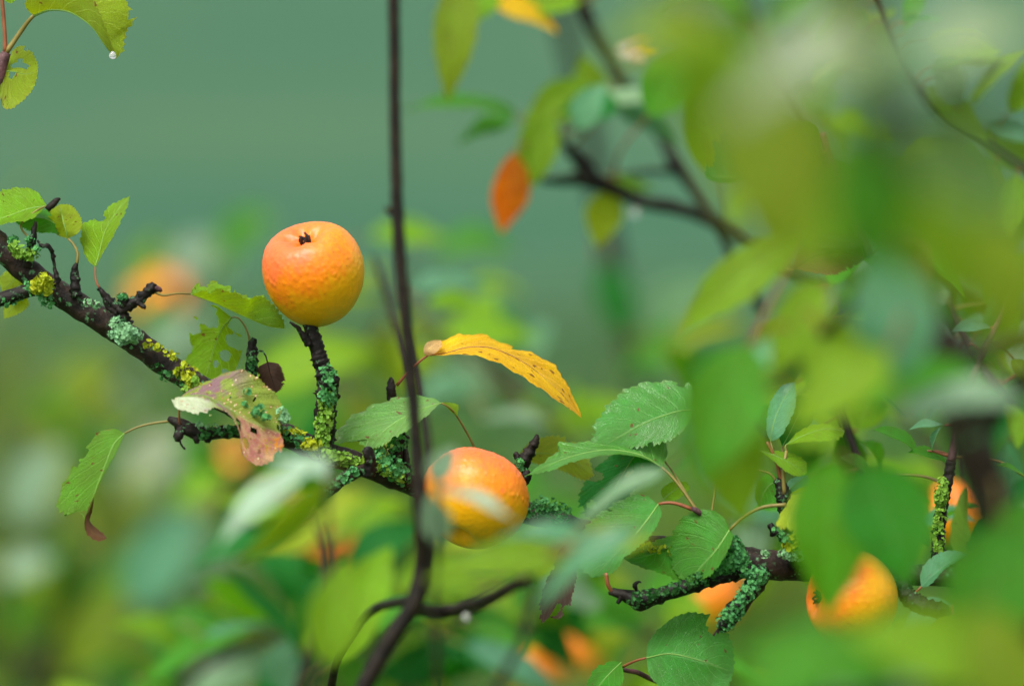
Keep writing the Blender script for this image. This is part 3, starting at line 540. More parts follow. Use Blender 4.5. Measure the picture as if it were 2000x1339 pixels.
hero(s_j, [(1262, 872, 1.5), (1240, 890, 2), (1208, 940, 2.4), (1172, 1012, 2.6)], [(1205, 884, 3), (1165, 910, 3.4), (1136, 950, 3.4), (1132, 990, 3.2), (1150, 1008, 3)], [(1290, 900, 1), (1275, 922, 1), (1235, 955, 1.2), (1200, 1000, 1.8)], DEEP, 0.15, [(1360, 998, -2), (1320, 930, 0), (1285, 885, 1)],
     bites=[(0.55, -0.85, 0.05, 0.25), (0.42, 0.22, 0.05, 0.14), (0.8, -0.6, 0.04, 0.15)], label='dark green hanging leaf with nibbled holes')
hero(s_j, [(1286, 984, -2), (1272, 1004, -2.6), (1240, 1046, -3), (1195, 1090, -2.8), (1158, 1128, -2)], [(1255, 962, -1.4), (1205, 978, -1), (1150, 1020, -.8), (1124, 1062, -1), (1128, 1100, -1.4)], [(1290, 1005, -3), (1266, 1046, -3.8), (1230, 1080, -3.8), (1196, 1116, -3)], (0.06, 0.24, 0.030), 0.15, [(1352, 994, -2), (1325, 984, -2), (1305, 981, -2)], red=True, sw=5.5, label='serrated green leaf on a red stalk', mat=M_SHEEN)
hero(s_j, [(1425, 1034, -3), (1400, 1072, -3.4), (1370, 1106, -3.2), (1340, 1138, -2.6)], [(1412, 1008, -2.4), (1372, 992, -2), (1326, 1014, -1.6), (1308, 1060, -1.4), (1314, 1108, -1.8)], [(1430, 1050, -4), (1412, 1090, -4.2), (1385, 1122, -4)], (0.06, 0.24, 0.020), 0.12, [(1535, 985, -4), (1490, 990, -3.6), (1452, 1010, -3.2)], sw=5)
hero(s_j, [(1345, 1040, -1), (1300, 1070, -1), (1250, 1088, -1), (1215, 1090, -1)], [(1310, 1045, 0), (1260, 1062, 0)], [(1345, 1130, -2), (1290, 1115, -2.4), (1245, 1102, -2)], GREEN, 0.1, [(1388, 1018, -1), (1375, 1028, -1)])
hero(s_j, [(1295, 975, 0), (1310, 962, .5), (1340, 940, 1)], [(1292, 955, .6), (1315, 940, 1)], [(1320, 975, 0), (1345, 955, .5)], YG, 0.1, nt=20, nv=5)
# twig with dead leaf below, lichened side twigs
s_k = stick(main, [(1470, 1110, -1, 16), (1400, 1128, -2, 15), (1340, 1146, -2.4, 14), (1290, 1160, -2.4, 15), (1252, 1172, -2.4, 18), (1220, 1162, -2.4, 11), (1196, 1156, -2.4, 7), (1188, 1158, -2.4, 3)], 'spur', M_DARK, 10, 0.4, 260, 0.3)
stick(main, [(1196, 1156, -2.4, 4), (1187, 1140, -2.6, 4), (1184, 1118, -2.6, 4)], 'petiole', M_PETR, 6, 0.05); spur([(1213, 1165, -2.6, 6), (1206, 1178, -2.6, 3)], 'bud'); spur([(1243, 1152, -2.4, 3), (1240, 1142, -2.4, 5), (1248, 1135, -2.4, 2), (1252, 1137, -2.4, 1)], 'dry_scale')
s_l = stick(main, [(1490, 1115, -1, 20), (1462, 1160, -2, 18), (1432, 1195, -2.4, 18), (1412, 1225, -2.6, 13), (1408, 1234, -2.6, 6)], 'spur', M_DARK, 10, 0.3)
hero(main, [(1112, 1060, 1), (1105, 1110, .6), (1092, 1160, .4), (1072, 1205, .6)], [(1090, 1070, 1.6), (1075, 1120, 1.6), (1052, 1180, 1.4), (1055, 1212, 1)], [(1122, 1100, 0), (1118, 1150, -.4), (1112, 1190, -.4), (1092, 1205, 0)], BRN, 0.3, [(1115, 1040, 3), (1116, 1050, 2)], bites=[(0.9, 0.35, 0.16, 0.25), (0.75, 0.9, 0.06, 0.3)], label='withered brown leaf hanging in tatters', teeth=0.04, wave=0.03)
spur([(1560, 1100, -.5, 18), (1548, 1070, -1.5, 13), (1530, 1048, -2, 10), (1512, 1036, -2, 9), (1503, 1022, -2, 5)], rough=0.4)
spur([(1760, 1120, -1, 15), (1770, 1160, -1.6, 16), (1800, 1182, -2, 16), (1832, 1190, -2, 14), (1862, 1196, -2, 9)], rough=0.3); spur([(1838, 1125, 1, 13), (1832, 1060, 1.4, 12), (1838, 1000, 1.6, 12), (1848, 950, 2, 11), (1858, 900, 2, 10)])
stick(main, [(1858, 900, 2, 9), (1880, 800, 3, 8), (1912, 705, 4, 7), (1955, 620, 4, 6), (1990, 530, 4, 4)], 'shoot', M_RED, 8, 0.1)
# leafy spur at the right
s_m = spur([(1545, 1095, 1, 11), (1538, 1030, 0, 12), (1533, 985, -1, 15), (1528, 955, -1, 13), (1515, 935, -1, 6)]); stick(main, [(1530, 960, -1, 5), (1518, 905, -1, 4), (1498, 862, -1, 3)], 'petiole', M_PETR, 6, 0.03); stick(main, [(1532, 965, -1.5, 4), (1530, 920, -1.5, 4), (1536, 880, -1, 3)], 'petiole', M_PET, 6, 0.03)
hero(s_m, [(1505, 862, 0), (1510, 830, 0), (1525, 790, .5), (1552, 745, 1)], [(1496, 840, .5), (1503, 790, 1), (1525, 755, 1)], [(1525, 850, -1), (1545, 810, -1), (1553, 780, 0)], TEAL, 0.05, [(1530, 950, -1), (1515, 900, -.6)], label='pale shining leaf standing on the right spur')
hero(s_m, [(1528, 872, 0), (1545, 840, .5), (1560, 810, 1), (1580, 775, 1)], [(1522, 845, .2), (1535, 800, .4), (1555, 775, .8)], [(1560, 850, 1), (1585, 825, 2), (1592, 795, 2)], DEEP, 0.05, [(1533, 960, -1), (1528, 910, -.6)])
hero(s_m, [(1535, 868, -1), (1570, 850, -1.4), (1610, 838, -1.4), (1650, 842, -1)], [(1560, 840, -.4), (1605, 826, 0), (1640, 832, 0)], [(1572, 862, -2), (1615, 858, -2), (1640, 855, -1.6)], YG, 0.1, [(1536, 880, -1), (1534, 874, -1)])
hero(s_m, [(1484, 880, -1.2), (1520, 892, -1.6), (1550, 908, -1.6), (1576, 922, -1)], [(1510, 878, -.6), (1550, 885, -.4), (1574, 900, -.6)], [(1505, 895, -2), (1535, 918, -2.4), (1562, 928, -2)], YG, 0.1)
hero(s_m, [(1526, 940, 0), (1505, 945, 0), (1490, 965, 0), (1482, 990, 0)], [(1510, 922, .5), (1485, 932, .8), (1474, 965, .5)], [(1530, 965, -1), (1522, 985, -1), (1500, 995, -.6)], GREEN, 0.1)
hero(s_m, [(1536, 960, 1), (1555, 945, 1), (1578, 928, 1)], [(1540, 938, 1.4), (1560, 930, 1.4)], [(1560, 958, .5), (1578, 945, .5)], TEAL, 0.05, nt=24, nv=5)
hero(s_m, [(1478, 918, -1), (1460, 920, -1), (1432, 930, -1)], [(1478, 902, 0), (1450, 908, 0)], [(1465, 930, -1.6), (1445, 945, -1.6)], DEEP, 0.0, [(1525, 955, -1), (1505, 925, -1)], nt=20, nv=5)
hero(s_m, [(1545, 965, -3), (1590, 960, -6), (1640, 975, -7), (1690, 1010, -7)], [(1570, 948, -5), (1620, 948, -6), (1670, 970, -6.6)], [(1515, 1020, -6), (1560, 1032, -8), (1640, 1032, -8.5), (1675, 1025, -8)], LIME, 0.2, [(1538, 980, -1)], label='yellow green leaf with a red fleck beside the right spur')
# round leaf and its neighbour at the bottom
s_n = stick(main, [(1480, 1130, 2, 8), (1330, 1320, 3, 6), (1235, 1310, 1, 5), (1205, 1316, 0, 4), (1160, 1400, 0, 5)], 'shoot', M_RED, 8, 0.06)
hero(s_n, [(1262, 1284, -1.5), (1310, 1276, -2), (1370, 1290, -2), (1432, 1312, -1)], [(1266, 1250, -1), (1300, 1215, -.6), (1340, 1196, -.4), (1395, 1204, -.2), (1428, 1245, -.2), (1434, 1285, -.6)], [(1270, 1320, -2), (1310, 1350, -2.2), (1370, 1360, -2), (1415, 1345, -1.6)], (0.05, 0.235, 0.028), 0.15, [(1215, 1302, 0), (1240, 1290, -1)], red=True, bites=[(0.62, -0.95, 0.06, 0.3)], label='rounded glossy leaf with a notch in its margin', mat=M_SHEEN, sw=4.5)
hero(s_n, [(1214, 1292, -.5), (1190, 1315, -1), (1160, 1350, -1), (1130, 1390, 0)], [(1195, 1290, 0), (1160, 1305, .4), (1138, 1350, .4)], [(1216, 1325, -1.8), (1195, 1365, -1.8), (1160, 1390, -1)], (0.05, 0.22, 0.012), 0.1)
# glossy small leaves along the right part, close to the branch's own depth
for (bx_, by_, tx, ty, wd_, d_, c_) in [(1790, 880, 1705, 835, 60, 3, GREEN), (1845, 830, 1775, 835, 28, 2, TEAL), (1770, 750, 1715, 748, 22, 1, TEAL), (1850, 905, 1770, 880, 50, 3, GREEN), (1820, 880, 1840, 830, 34, 2, TEAL), (1935, 640, 1855, 645, 40, 4, TEAL), (1960, 680, 1990, 600, 60, 5, GREEN), (1900, 780, 1940, 765, 26, 3, TEAL), (1905, 800, 1935, 850, 50, 5, DEEP),
                                       (1990, 520, 1900, 510, 20, 4, TEAL), (2000, 930, 1940, 905, 30, 3, GREEN), (1890, 680, 1950, 720, 60, 6, GREEN), (1980, 700, 2010, 760, 60, 5, YG), (1800, 1145, 1890, 1075, 80, -2, TEAL), (1860, 1200, 1840, 1330, 110, -4, OLIVE), (1700, 930, 1640, 890, 60, 7, GREEN)]:
    leaf3(main, P(bx_, by_, d_), P(tx, ty, d_ - 1), wd_ * MM(), nrm(camvec(random.uniform(-.3, .3), 0.8, 0.5)), c_, 0.12, nt=26, nv=5, fold=0.35)
# water bead on the twig tip etc. come with their leaves below
# --- lichen on the branch
lichen(main, [(45, 492, -1.6, 14), (62, 498, -1.8, 12), (30, 485, -1.4, 12)], 120, 5, LM); lichen(main, [(25, 470, -1, 10), (58, 470, -1.8, 8), (70, 488, -1.8, 8)], 70, 4, LT)
lichen(main, [(85, 550, -2.4, 16), (70, 560, -2.2, 12), (92, 562, -2.4, 10)], 110, 6, LY, 'yellow green lichen rosette'); lichen(main, along([(60, 560, -2), (95, 590, -1.4)], 5, 10), 60, 4.5, LT)
lichen(main, [(228, 632, -2.4, 13), (248, 650, -3, 18), (264, 655, -2.6, 14), (225, 650, -2.6, 12), (240, 662, -2.8, 12)], 300, 4.2, LG, 'thick grey green lichen cushion'); lichen(main, [(172, 590, -1.4, 8), (188, 596, -1.4, 8)], 45, 3.5, LG); lichen(main, [(239, 580, -2.4, 9)], 40, 3.5, LT)
lichen(main, along([(290, 672, -1.6), (330, 692, -1.6), (375, 722, -1.6)], 6, 8), 90, 4, LY); lichen(main, along([(350, 728, -2.4), (380, 752, -2.4)], 4, 10), 80, 5.5, LY); lichen(main, along([(310, 722, -2), (360, 750, -2.2), (420, 790, -2)], 8, 9), 110, 4, LD); lichen(main, [(380, 745, -2.6, 9), (365, 760, -2.4, 8)], 60, 4.5, LM)
lichen(main, along([(622, 880, -2), (630, 840, -2), (636, 800, -1.8), (640, 775, -1.6)], 8, 16), 330, 4.5, LM, 'mossy green lichen sleeve'); lichen(main, along([(640, 780, -2), (645, 745, -2.2), (640, 728, -2)], 5, 14), 130, 4.5, LT); lichen(main, along([(612, 870, -2.4), (600, 865, -2.2)], 4, 13), 90, 4.5, LY)
lichen(main, along([(560, 845, -1.6), (590, 862, -2), (605, 870, -2)], 5, 13), 130, 4, LT); lichen(main, along([(640, 890, -2.4), (670, 895, -2.4), (688, 905, -2)], 5, 15), 150, 5, LM); lichen(main, along([(560, 838, -1.8), (592, 850, -2)], 3, 8), 50, 4, LY)
lichen(main, along([(745, 895, -1), (770, 915, -1), (785, 925, -.6)], 5, 20), 260, 4.2, LT, 'shaggy green lichen tuft'); lichen(main, along([(770, 870, 0), (785, 860, 0.4)], 3, 14), 80, 4, LT); lichen(main, along([(735, 910, -1.8), (780, 935, -1)], 4, 10), 70, 4, LM)
lichen(main, along([(690, 920, -3), (650, 950, -3.6), (615, 972, -3.6)], 7, 11), 160, 4, LT); lichen(main, along([(540, 843, -2.4), (470, 840, -3), (395, 845, -3.2)], 9, 10), 200, 3.8, LD); lichen(main, along([(440, 832, -3), (390, 832, -3.2)], 4, 6), 50, 3.4, LG)
lichen(main, along([(492, 735, .4), (492, 700, .4)], 4, 9), 70, 3.6, LD); lichen(main, along([(40, 575, -1, 0)[:3], (0, 590, -1), (-20, 596, -1)], 5, 12), 120, 4, LT)
lichen(main, along([(1040, 992, 2.6), (1070, 990, 2.4), (1100, 1002, 2)], 6, 17), 300, 3.8, LT, 'bluish green lichen mat'); lichen(main, [(1015, 905, .2, 8), (1020, 918, .2, 7)], 50, 3.6, LT); lichen(main, along([(1265, 1072, -.6), (1310, 1078, -.8)], 4, 12), 90, 4, LY)
lichen(main, [(1428, 1065, -2, 20), (1420, 1095, -2.6, 24), (1400, 1105, -2.6, 18), (1438, 1085, -2.6, 22), (1425, 1050, -1.6, 10), (1455, 1110, -2.6, 16)], 620, 4, LT, 'thick grainy green lichen cone'); lichen(main, along([(1480, 1125, -2.6), (1450, 1170, -3.4), (1418, 1212, -3.4)], 8, 17), 430, 3.6, LT)
lichen(main, along([(1390, 1120, -3), (1300, 1152, -3.2), (1240, 1172, -3.2)], 9, 12), 240, 4, LD); lichen(main, [(1548, 1062, -2.4, 16), (1560, 1050, -2.4, 12)], 90, 6, LY); lichen(main, along([(1530, 1082, -2.4), (1560, 1085, -2.4)], 4, 9), 70, 4, LG); lichen(main, along([(1515, 1035, -2.6), (1545, 1065, -2.4)], 4, 8), 50, 4, LT); lichen(main, [(1495, 1082, -2.4, 6)], 14, 4, LG)
lichen(main, along([(1842, 940, 1.2), (1834, 1000, .8), (1830, 1070, .4)], 8, 12), 240, 4.5, LM)
stick(main, [(75, 560, -1, 15), (40, 572, -1, 15), (0, 586, -1, 14), (-60, 600, -1, 14)], 'spur', M_DARK, 10, 0.3)
hero(main, [(55, 525, 3), (30, 545, 3.5), (5, 570, 3.5)], [(30, 520, 4), (0, 540, 4)], [(55, 560, 3), (30, 590, 3)], LIME, 0.1); hero(main, [(50, 575, 3), (30, 595, 3.5), (8, 622, 3.5)], [(25, 580, 4), (8, 600, 4)], [(55, 595, 3), (35, 612, 3)], LIME, 0.1, nt=24, nv=5)

# ================================================================== APPLES
MA1 = apple_material('apple_skin', (-0.35, -0.1, 0.92), -0.02); MA2 = apple_material('apple_skin_bumpy', (-0.3, -0.2, 0.93), -0.2); MA3 = apple_material('apple_skin_side', (0.3, 0.2, 0.9), 0.15)
apple(612, 531, -1, 96, (-0.22, 0.86, 0.42), 'smooth orange yellow apple sitting upright on a short bare stub, calyx on top', 3, MA1, res=(300, 200), drops=1500, tall=1.17, basin=0.50, depth=0.52)
apple(928, 972, -2.2, 103, (0.35, 0.85, -0.45), 'bumpy wet orange apple behind the bare twig, veiled by pale leaves', 5, MA2, (925, 985, 3), drops=1800, res=(320, 220), tall=0.95, bump=1.7)
apple(1663, 1168, -2.5, 92, (-0.92, 0.05, 0.36), 'yellow orange apple lying sideways under the branch with its calyx showing', 8, MA3, (1760, 1150, -1), drops=0, res=(96, 72), basin=0.30, depth=0.28)
G = 'apples out of focus behind the branch'
for (cx, cy, d, r, ax, lab) in [(312, 592, 260, 105, (0.2, 0.5, 0.6), 'soft golden apple hanging behind the forked spur and its lichen cushion'),
                               (455, 925, 240, 95, (0.1, -0.8, 0.5), 'dim yellow apple hanging low behind the blotched leaf'),
                               (645, 1055, 200, 80, (0.1, -0.8, 0.5), 'small dull orange apple among leaves below the lichened stub'),
                               (1380, 1165, 110, 100, (-0.1, 0.7, 0.5), 'golden apple hanging behind the dark mossy twig'),
                               (1868, 998, 45, 78, (-0.4, 0.2, 0.5), 'bright orange apple behind the thick limb'),
                               (1050, 1275, 150, 100, (0.5, 0.2, 0.7), 'brownish yellow apple near the tattered withered leaf'),
                               (1150, 1255, 160, 95, (-0.5, 0.5, 0.7), 'pinkish apple beside the brownish yellow one')]:
    apple(cx, cy, d, r * (3.7 / (3.7 + d / 100)) * 0.88, ax, lab, int(cx) % 9, MA1 if cx % 2 else MA3, (cx + 20, cy - 130, d + 4), drops=0, res=(40, 30), group=G, calyx=False)

# ================================================================== OTHER BRANCHES
# --- arched leaf at the top left
tl = thing('apple_twig', 'short reddish twig with an arched yellow green leaf tipped by a water drop', 'twig', P(-60, 260, 0))
stick(tl, [(-60, 260, 0, 14), (-15, 185, 0, 13), (2, 130, 0, 12), (12, 103, 0, 10)], 'stem', M_RED, 10, 0.1)
al = hero(tl, [(66, 31, -.6), (98, 20, -1), (138, 25, -1.2), (178, 52, -1.2), (205, 90, -.8), (226, 115, 0)], [(48, 8, -1.4), (70, -22, -2), (130, -32, -2.2), (175, -10, -2), (198, 28, -1.8), (212, 70, -1)], [(90, -20, .6), (140, -30, 1.4), (200, -20, 2), (252, 2, 2.2), (265, 38, 2), (248, 62, 1.4), (243, 95, .6)],
          LIME, 0.25, [(12, 103, 0), (35, 70, 0), (55, 42, -.3)], sw=8, label='arched yellow green leaf with a pale torn end')
hero(tl, [(3, 140, 0), (25, 140, 0), (50, 145, .3), (74, 140, .5)], [(15, 110, 1), (40, 88, 1.4), (60, 100, 1.2), (72, 122, 1)], [(0, 185, -.6), (15, 212, -1), (45, 195, -.6), (66, 168, 0)], LIME, 0.3, bites=[(0.5, -0.35, 0.2, 0.16), (0.3, 0.1, 0.08, 0.1)], label='ragged yellow green leaf')
stick(tl, [(10, 103, 0, 5), (9, 60, 0, 4), (5, 10, 0, 4), (2, -40, 0, 3)], 'petiole', M_PETR, 6, 0.03)
hero(tl, [(4, 0, 0), (-5, -60, 0), (-10, -120, 0)], [(-40, -40, 1), (-40, -80, 1)], [(25, 5, -1), (40, -50, -1)], YG, 0.1, nt=20, nv=5)
def bead(parent, px, py, d, rpx):
    o = P(px, py, d); R = rpx * MM(d); ph = np.linspace(0, math.pi, 12); th = np.linspace(0, 2 * np.pi, 18, endpoint=False); PH, TH = np.meshgrid(ph, th, indexing='ij')
    r = np.sin(PH) * (1 - 0.25 * np.cos(PH)); v = np.stack([r * np.cos(TH), r * np.sin(TH), np.cos(PH) * 1.15], -1).reshape(-1, 3) * R + o
    f = [(i * 18 + k, (i + 1) * 18 + k, (i + 1) * 18 + (k + 1) % 18, i * 18 + (k + 1) % 18) for i in range(11) for k in range(18)]
    return MB().add(v, f).build('water_drop', M_DROP, parent)
bead(al, 220, 108, -.6, 7)
# --- bare twig in front
bt = thing('bare_twig', 'bare dark twig rising upright past the wet apple, forked at its foot', 'twig', P(700, 1420, -24))
stick(bt, [(690, 1420, -24, 18), (712, 1339, -24, 17), (765, 1245, -24, 17), (808, 1180, -24, 18), (826, 1100, -24, 17), (822, 1000, -25, 15), (812, 850, -25, 13), (800, 700, -25, 13), (786, 560, -25, 13), (777, 430, -25, 13), (772, 250, -25, 12), (770, 60, -25, 12), (768, -80, -25, 12)], 'stem', M_TWIG, 12, 0.12)
stick(bt, [(806, 1188, -24, 15), (860, 1195, -18, 14), (930, 1180, -22, 13), (990, 1150, -26, 12), (1030, 1128, -28, 14)], 'side_twig', M_TWIG, 10, 0.12); stick(bt, [(775, 420, -25, 9), (758, 410, -25, 7), (752, 404, -25, 3)], 'bud', M_TWIG, 8, 0.1)
bead(bt, 910, 1204, -24, 7)
stick(bt, [(800, 1170, -24, 11), (730, 1190, -14, 9), (690, 1240, -8, 8), (655, 1300, 0, 8), (640, 1400, 4, 9)], 'side_twig', M_TWIG, 10, 0.12)
th_ = thing('bare_twig', 'thin bare twig close behind the upright twig', 'twig', P(850, 1000, 22))
stick(th_, [(850, 1000, 35, 10), (832, 850, 36, 10), (812, 740, 38, 10), (785, 660, 40, 9), (760, 590, 42, 8), (740, 530, 44, 6), (730, 500, 45, 4)], 'stem', M_TWIG, 10, 0.1)
# --- branch in the upper middle
um = thing('apple_branch', 'dark forked branch above the yellow leaf with an orange leaf and a hanging drop', 'branch', P(1480, 470, 48))
stick(um, [(1600, 560, 46, 17), (1480, 480, 48, 16), (1400, 432, 50, 16), (1330, 408, 50, 14), (1250, 392, 50, 14), (1190, 365, 50, 16), (1150, 350, 50, 18), (1100, 352, 50, 11), (1055, 352, 50, 7)], 'limb', M_DARK, 12, 0.2)
stick(um, [(1160, 355, 50, 20), (1140, 325, 50, 17), (1118, 300, 50, 12), (1098, 278, 50, 8)], 'spur', M_DARK, 10, 0.3); stick(um, [(1400, 432, 50, 12), (1350, 360, 54, 12), (1320, 320, 55, 16), (1295, 270, 56, 12), (1250, 200, 56, 12), (1215, 160, 54, 13), (1190, 110, 54, 13), (1150, 40, 54, 14), (1120, -60, 54, 14)], 'side_branch', M_DARK, 10, 0.2)
stick(um, [(1400, 435, 50, 9), (1440, 520, 50, 9), (1470, 570, 50, 9), (1490, 610, 50, 9)], 'side_branch', M_DARK, 8, 0.2); stick(um, [(1320, 335, 55, 7), (1260, 335, 55, 6), (1215, 342, 55, 4)], 'side_branch', M_DARK, 8, 0.2)
bead(um, 1240, 414, 50, 9); bead(um, 1222, 103, 52, 9)
for a in [(900, 215, 215, 175, 85, 48, GREEN, 0, (0.1, 0.85, 0.4)), (950, 255, 120, 200, 60, 50, GREEN, 0, (0, .7, .6)), (992, 372, 150, 262, 78, 46, ORA, 4, (0.2, 0.2, 0.95)), (1050, 300, 150, 250, 85, 46, YG, 0), (1085, 215, 170, 215, 95, 48, YG, 0), (1230, 210, 230, 10, 100, 50, PALE, 0, (0, .9, .35)), (1150, 215, 120, 190, 90, 47, DEEP, 0),
          (1155, 205, 110, 60, 70, 44, TEAL, 0), (1180, 425, 110, 255, 80, 52, LIME, 0), (1260, 235, 150, -30, 70, 52, TEAL, 0), (1220, 365, 120, 0, 40, 54, YG, 0), (890, 70, 240, 262, 90, 40, OLIVE, 0), (915, 20, 140, 200, 90, 42, YG, 0), (1020, 25, 150, -25, 60, 45, YEL, 0), (1060, 10, 150, 185, 80, 46, YG, 0), (1150, 160, 120, 100, 75, 56, YG, 0), (1255, 95, 80, 10, 30, 54, YEL, 0),
          (1390, 240, 220, 100, 120, 46, YG, 0), (1330, 150, 200, 50, 120, 44, GREEN, 0)]:
    bl(um, *a, spots=0.05)
bl(um, 1235, 102, 60, 160, 40, 53, PINK, spots=0.0)
# --- far soft branch and leaves behind (left of centre and below)
fb = thing('apple_branch', 'faint dark branch hanging far behind the yellow leaf tip', 'branch', P(1100, -80, 150))
stick(fb, [(1080, -80, 150, 18), (1110, 80, 150, 18), (1150, 250, 150, 18), (1180, 420, 150, 19), (1200, 520, 150, 20), (1225, 650, 150, 17), (1250, 760, 150, 14)], 'limb', M_DARK, 10, 0.15)
for a in [(1200, 590, 160, 290, 80, 140, DEEP), (1330, 590, 180, 40, 110, 150, (0.10, 0.22, 0.10)), (1290, 690, 160, 200, 100, 140, GREEN), (1390, 650, 170, 20, 90, 130, OLIVE)]: bl(fb, *a)

def bough(name, label, pts, n, cols, ln=(150, 230), wr=(0.42, 0.6), mat=None, group=None, spread=1.0, seed=0, droop=0.2, up=0.5, spots=0.06, region=None):
    """a leafy shoot: limb through pixels, leaves in loose spirals along it"""
    random.seed(seed + 100); t = thing(name, label, 'branch', P(*pts[0][:3]), group); stick(t, pts, 'limb', mat or M_TWIG, 9, 0.15)
    p = PATHS[t.name]; tot = len(p)
    for k in range(n):
        i = int((k + random.random()) / n * (tot - 1)); q = p[i]
        d = np.array([random.gauss(0, 1), random.gauss(0, 0.7), random.gauss(0.1, 0.8)]); d = nrm(d); L = random.uniform(*ln) * MM(pts[0][2]); 
        b = q + d * random.uniform(0.010, 0.03) * spread; tip = b + nrm(d + np.array([0, 0, -droop])) * L
        Nv = nrm(np.array([random.gauss(0, .45), random.gauss(-0.5, .45), up + random.random()]))
        leaf3(t, b, tip, L * random.uniform(*wr), Nv, random.choices([c for c, _ in cols], [x for _, x in cols])[0], spots, nt=12, nv=3, fold=random.uniform(0.1, 0.5), sag=random.uniform(-.02, .14))
    return t
BG = {}
MIX = [(GREEN, 5), (YG, 4), (DEEP, 2), (TEAL, 1.5), (PALE, .8)]; LIMES = [(YG, 4), (GREEN, 2), (LIME, 3), (OLIVE, 1)]
# background, lower half
BG[len(BG)] = bough('leafy_shoot', 'soft green shoot spreading behind the lichened stub', [(420, 1000, 110, 9), (520, 860, 115, 8), (640, 740, 115, 7), (740, 640, 118, 6), (800, 480, 120, 4)], 20, LIMES, (120, 200), seed=1)
BG[len(BG)] = bough('leafy_shoot', 'soft green shoot behind the yellow leaf and wet apple', [(1180, 950, 95, 9), (1060, 820, 95, 8), (960, 700, 100, 7), (880, 600, 100, 5), (840, 520, 100, 4)], 17, [(YG, 3), (GREEN, 3), (PALE, 2), (TEAL, 1)], (110, 170), seed=2)
BG[len(BG)] = bough('leafy_shoot', 'bushy shoot below the wet apple', [(760, 1420, 60, 10), (820, 1300, 62, 9), (900, 1200, 65, 8), (1000, 1120, 68, 6), (1080, 1090, 70, 5)], 26, [(GREEN, 4), (YG, 4), (DEEP, 2), (LIME, 1)], (120, 200), seed=3)
BG[len(BG)] = bough('leafy_shoot', 'bushy shoot below the lichened side twig', [(560, 1450, 50, 9), (590, 1320, 52, 9), (640, 1200, 54, 8), (640, 1080, 56, 6), (600, 990, 58, 5)], 24, [(GREEN, 4), (YG, 3), (DEEP, 3), (LIME, 2), (TEAL, 1)], (140, 230), seed=4)
BG[len(BG)] = bough('leafy_shoot', 'drooping shoot with arching green leaves below the bare twig fork', [(250, 1450, 70, 9), (360, 1340, 70, 8), (450, 1270, 70, 7), (560, 1240, 70, 5)], 15, [(GREEN, 5), (YG, 3), (PALE, 1), (DEEP, 1)], (150, 220), seed=5)
BG[len(BG)] = bough('leafy_shoot', 'dim shoot in the undergrowth below the hanging half-eaten leaf', [(-60, 1480, 200, 12), (60, 1300, 200, 11), (160, 1130, 205, 9), (220, 980, 210, 7), (260, 850, 215, 5)], 26, [(OLIVE, 3), (GREEN, 3), (PALE, 2), (DEEP, 2), (GREY, 1.5)], (150, 240), seed=6)
BG[len(BG)] = bough('leafy_shoot', 'olive shoot in the undergrowth behind the hanging half-eaten leaf', [(430, 1420, 230, 12), (360, 1220, 230, 10), (330, 1050, 235, 8), (350, 880, 235, 6)], 22, [(OLIVE, 4), (GREEN, 3), (DEEP, 2), (PALE, 1)], (150, 240), seed=7)
BG[len(BG)] = bough('leafy_shoot', 'shoot behind the round glossy notched leaf', [(1500, 1430, 55, 9), (1380, 1320, 58, 8), (1250, 1230, 62, 7), (1160, 1170, 66, 5)], 22, [(GREEN, 4), (YG, 4), (PALE, 1.5), (LIME, 1)], (120, 190), seed=8)
BG[len(BG)] = bough('leafy_shoot', 'shoot rising behind the serrated leaves', [(1620, 1060, 60, 9), (1540, 930, 60, 8), (1450, 820, 62, 7), (1360, 730, 64, 5)], 22, MIX, (130, 200), seed=9)
BG[len(BG)] = bough('leafy_shoot', 'pale shoot behind the upright leaf', [(150, 820, 180, 8), (270, 700, 180, 7), (370, 590, 180, 6), (430, 480, 182, 4)], 9, [(PALE, 4), (GREEN, 2), (OLIVE, 1)], (140, 200), seed=10)
TB = (0.10, 0.26, 0.15)
for k, a in [(5, (75, 940, 190, 60, 120, 180, PALE)), (5, (55, 1105, 120, 20, 75, 160, PALE)), (6, (320, 1085, 230, 60, 140, 150, TB)), (9, (400, 505, 150, 5, 95, 190, PALE)), (9, (290, 505, 120, 60, 60, 190, YG)), (1, (875, 560, 150, 5, 75, 60, TB, 0, (0, .85, .5))), (1, (890, 590, 110, 0, 45, 58, YG)), (1, (950, 655, 210, 0, 80, 85, YG)), (0, (610, 715, 280, 20, 120, 100, YG)), (0, (560, 800, 230, 170, 110, 110, GREEN)),
             (4, (400, 1265, 270, 30, 70, 55, GREEN, 0, (0, .7, .6))), (4, (470, 1232, 150, 10, 40, 52, TB, 0, (0, .9, .4))), (3, (710, 1170, 260, 65, 120, 45, YG)), (3, (580, 1140, 220, 140, 130, 62, DEEP)), (4, (450, 1310, 220, 20, 110, 70, PALE)), (1, (1010, 820, 130, 0, 55, 75, PALE, 0, (0, .9, .4))), (3, (620, 1010, 230, 30, 130, 80, LIME)), (3, (700, 1010, 190, 10, 110, 90, YG)), (2, (900, 1230, 240, 20, 110, 70, GREEN)),
             (2, (860, 1300, 240, 10, 110, 60, DEEP)), (2, (960, 1160, 200, 30, 100, 80, YG)), (2, (1000, 1300, 200, -25, 60, 55, TB)), (7, (1190, 1190, 190, 80, 110, 90, LIME)), (7, (1120, 1180, 120, 20, 60, 90, PALE)), (0, (800, 460, 160, 0, 60, 90, YG)), (5, (200, 1220, 240, 60, 120, 190, OLIVE)), (6, (150, 800, 260, 80, 130, 260, OLIVE)), (6, (440, 960, 170, 10, 90, 210, LIME)), (5, (30, 760, 220, 60, 120, 260, (0.08, 0.13, 0.02)))]: bl(BG[k], *a)
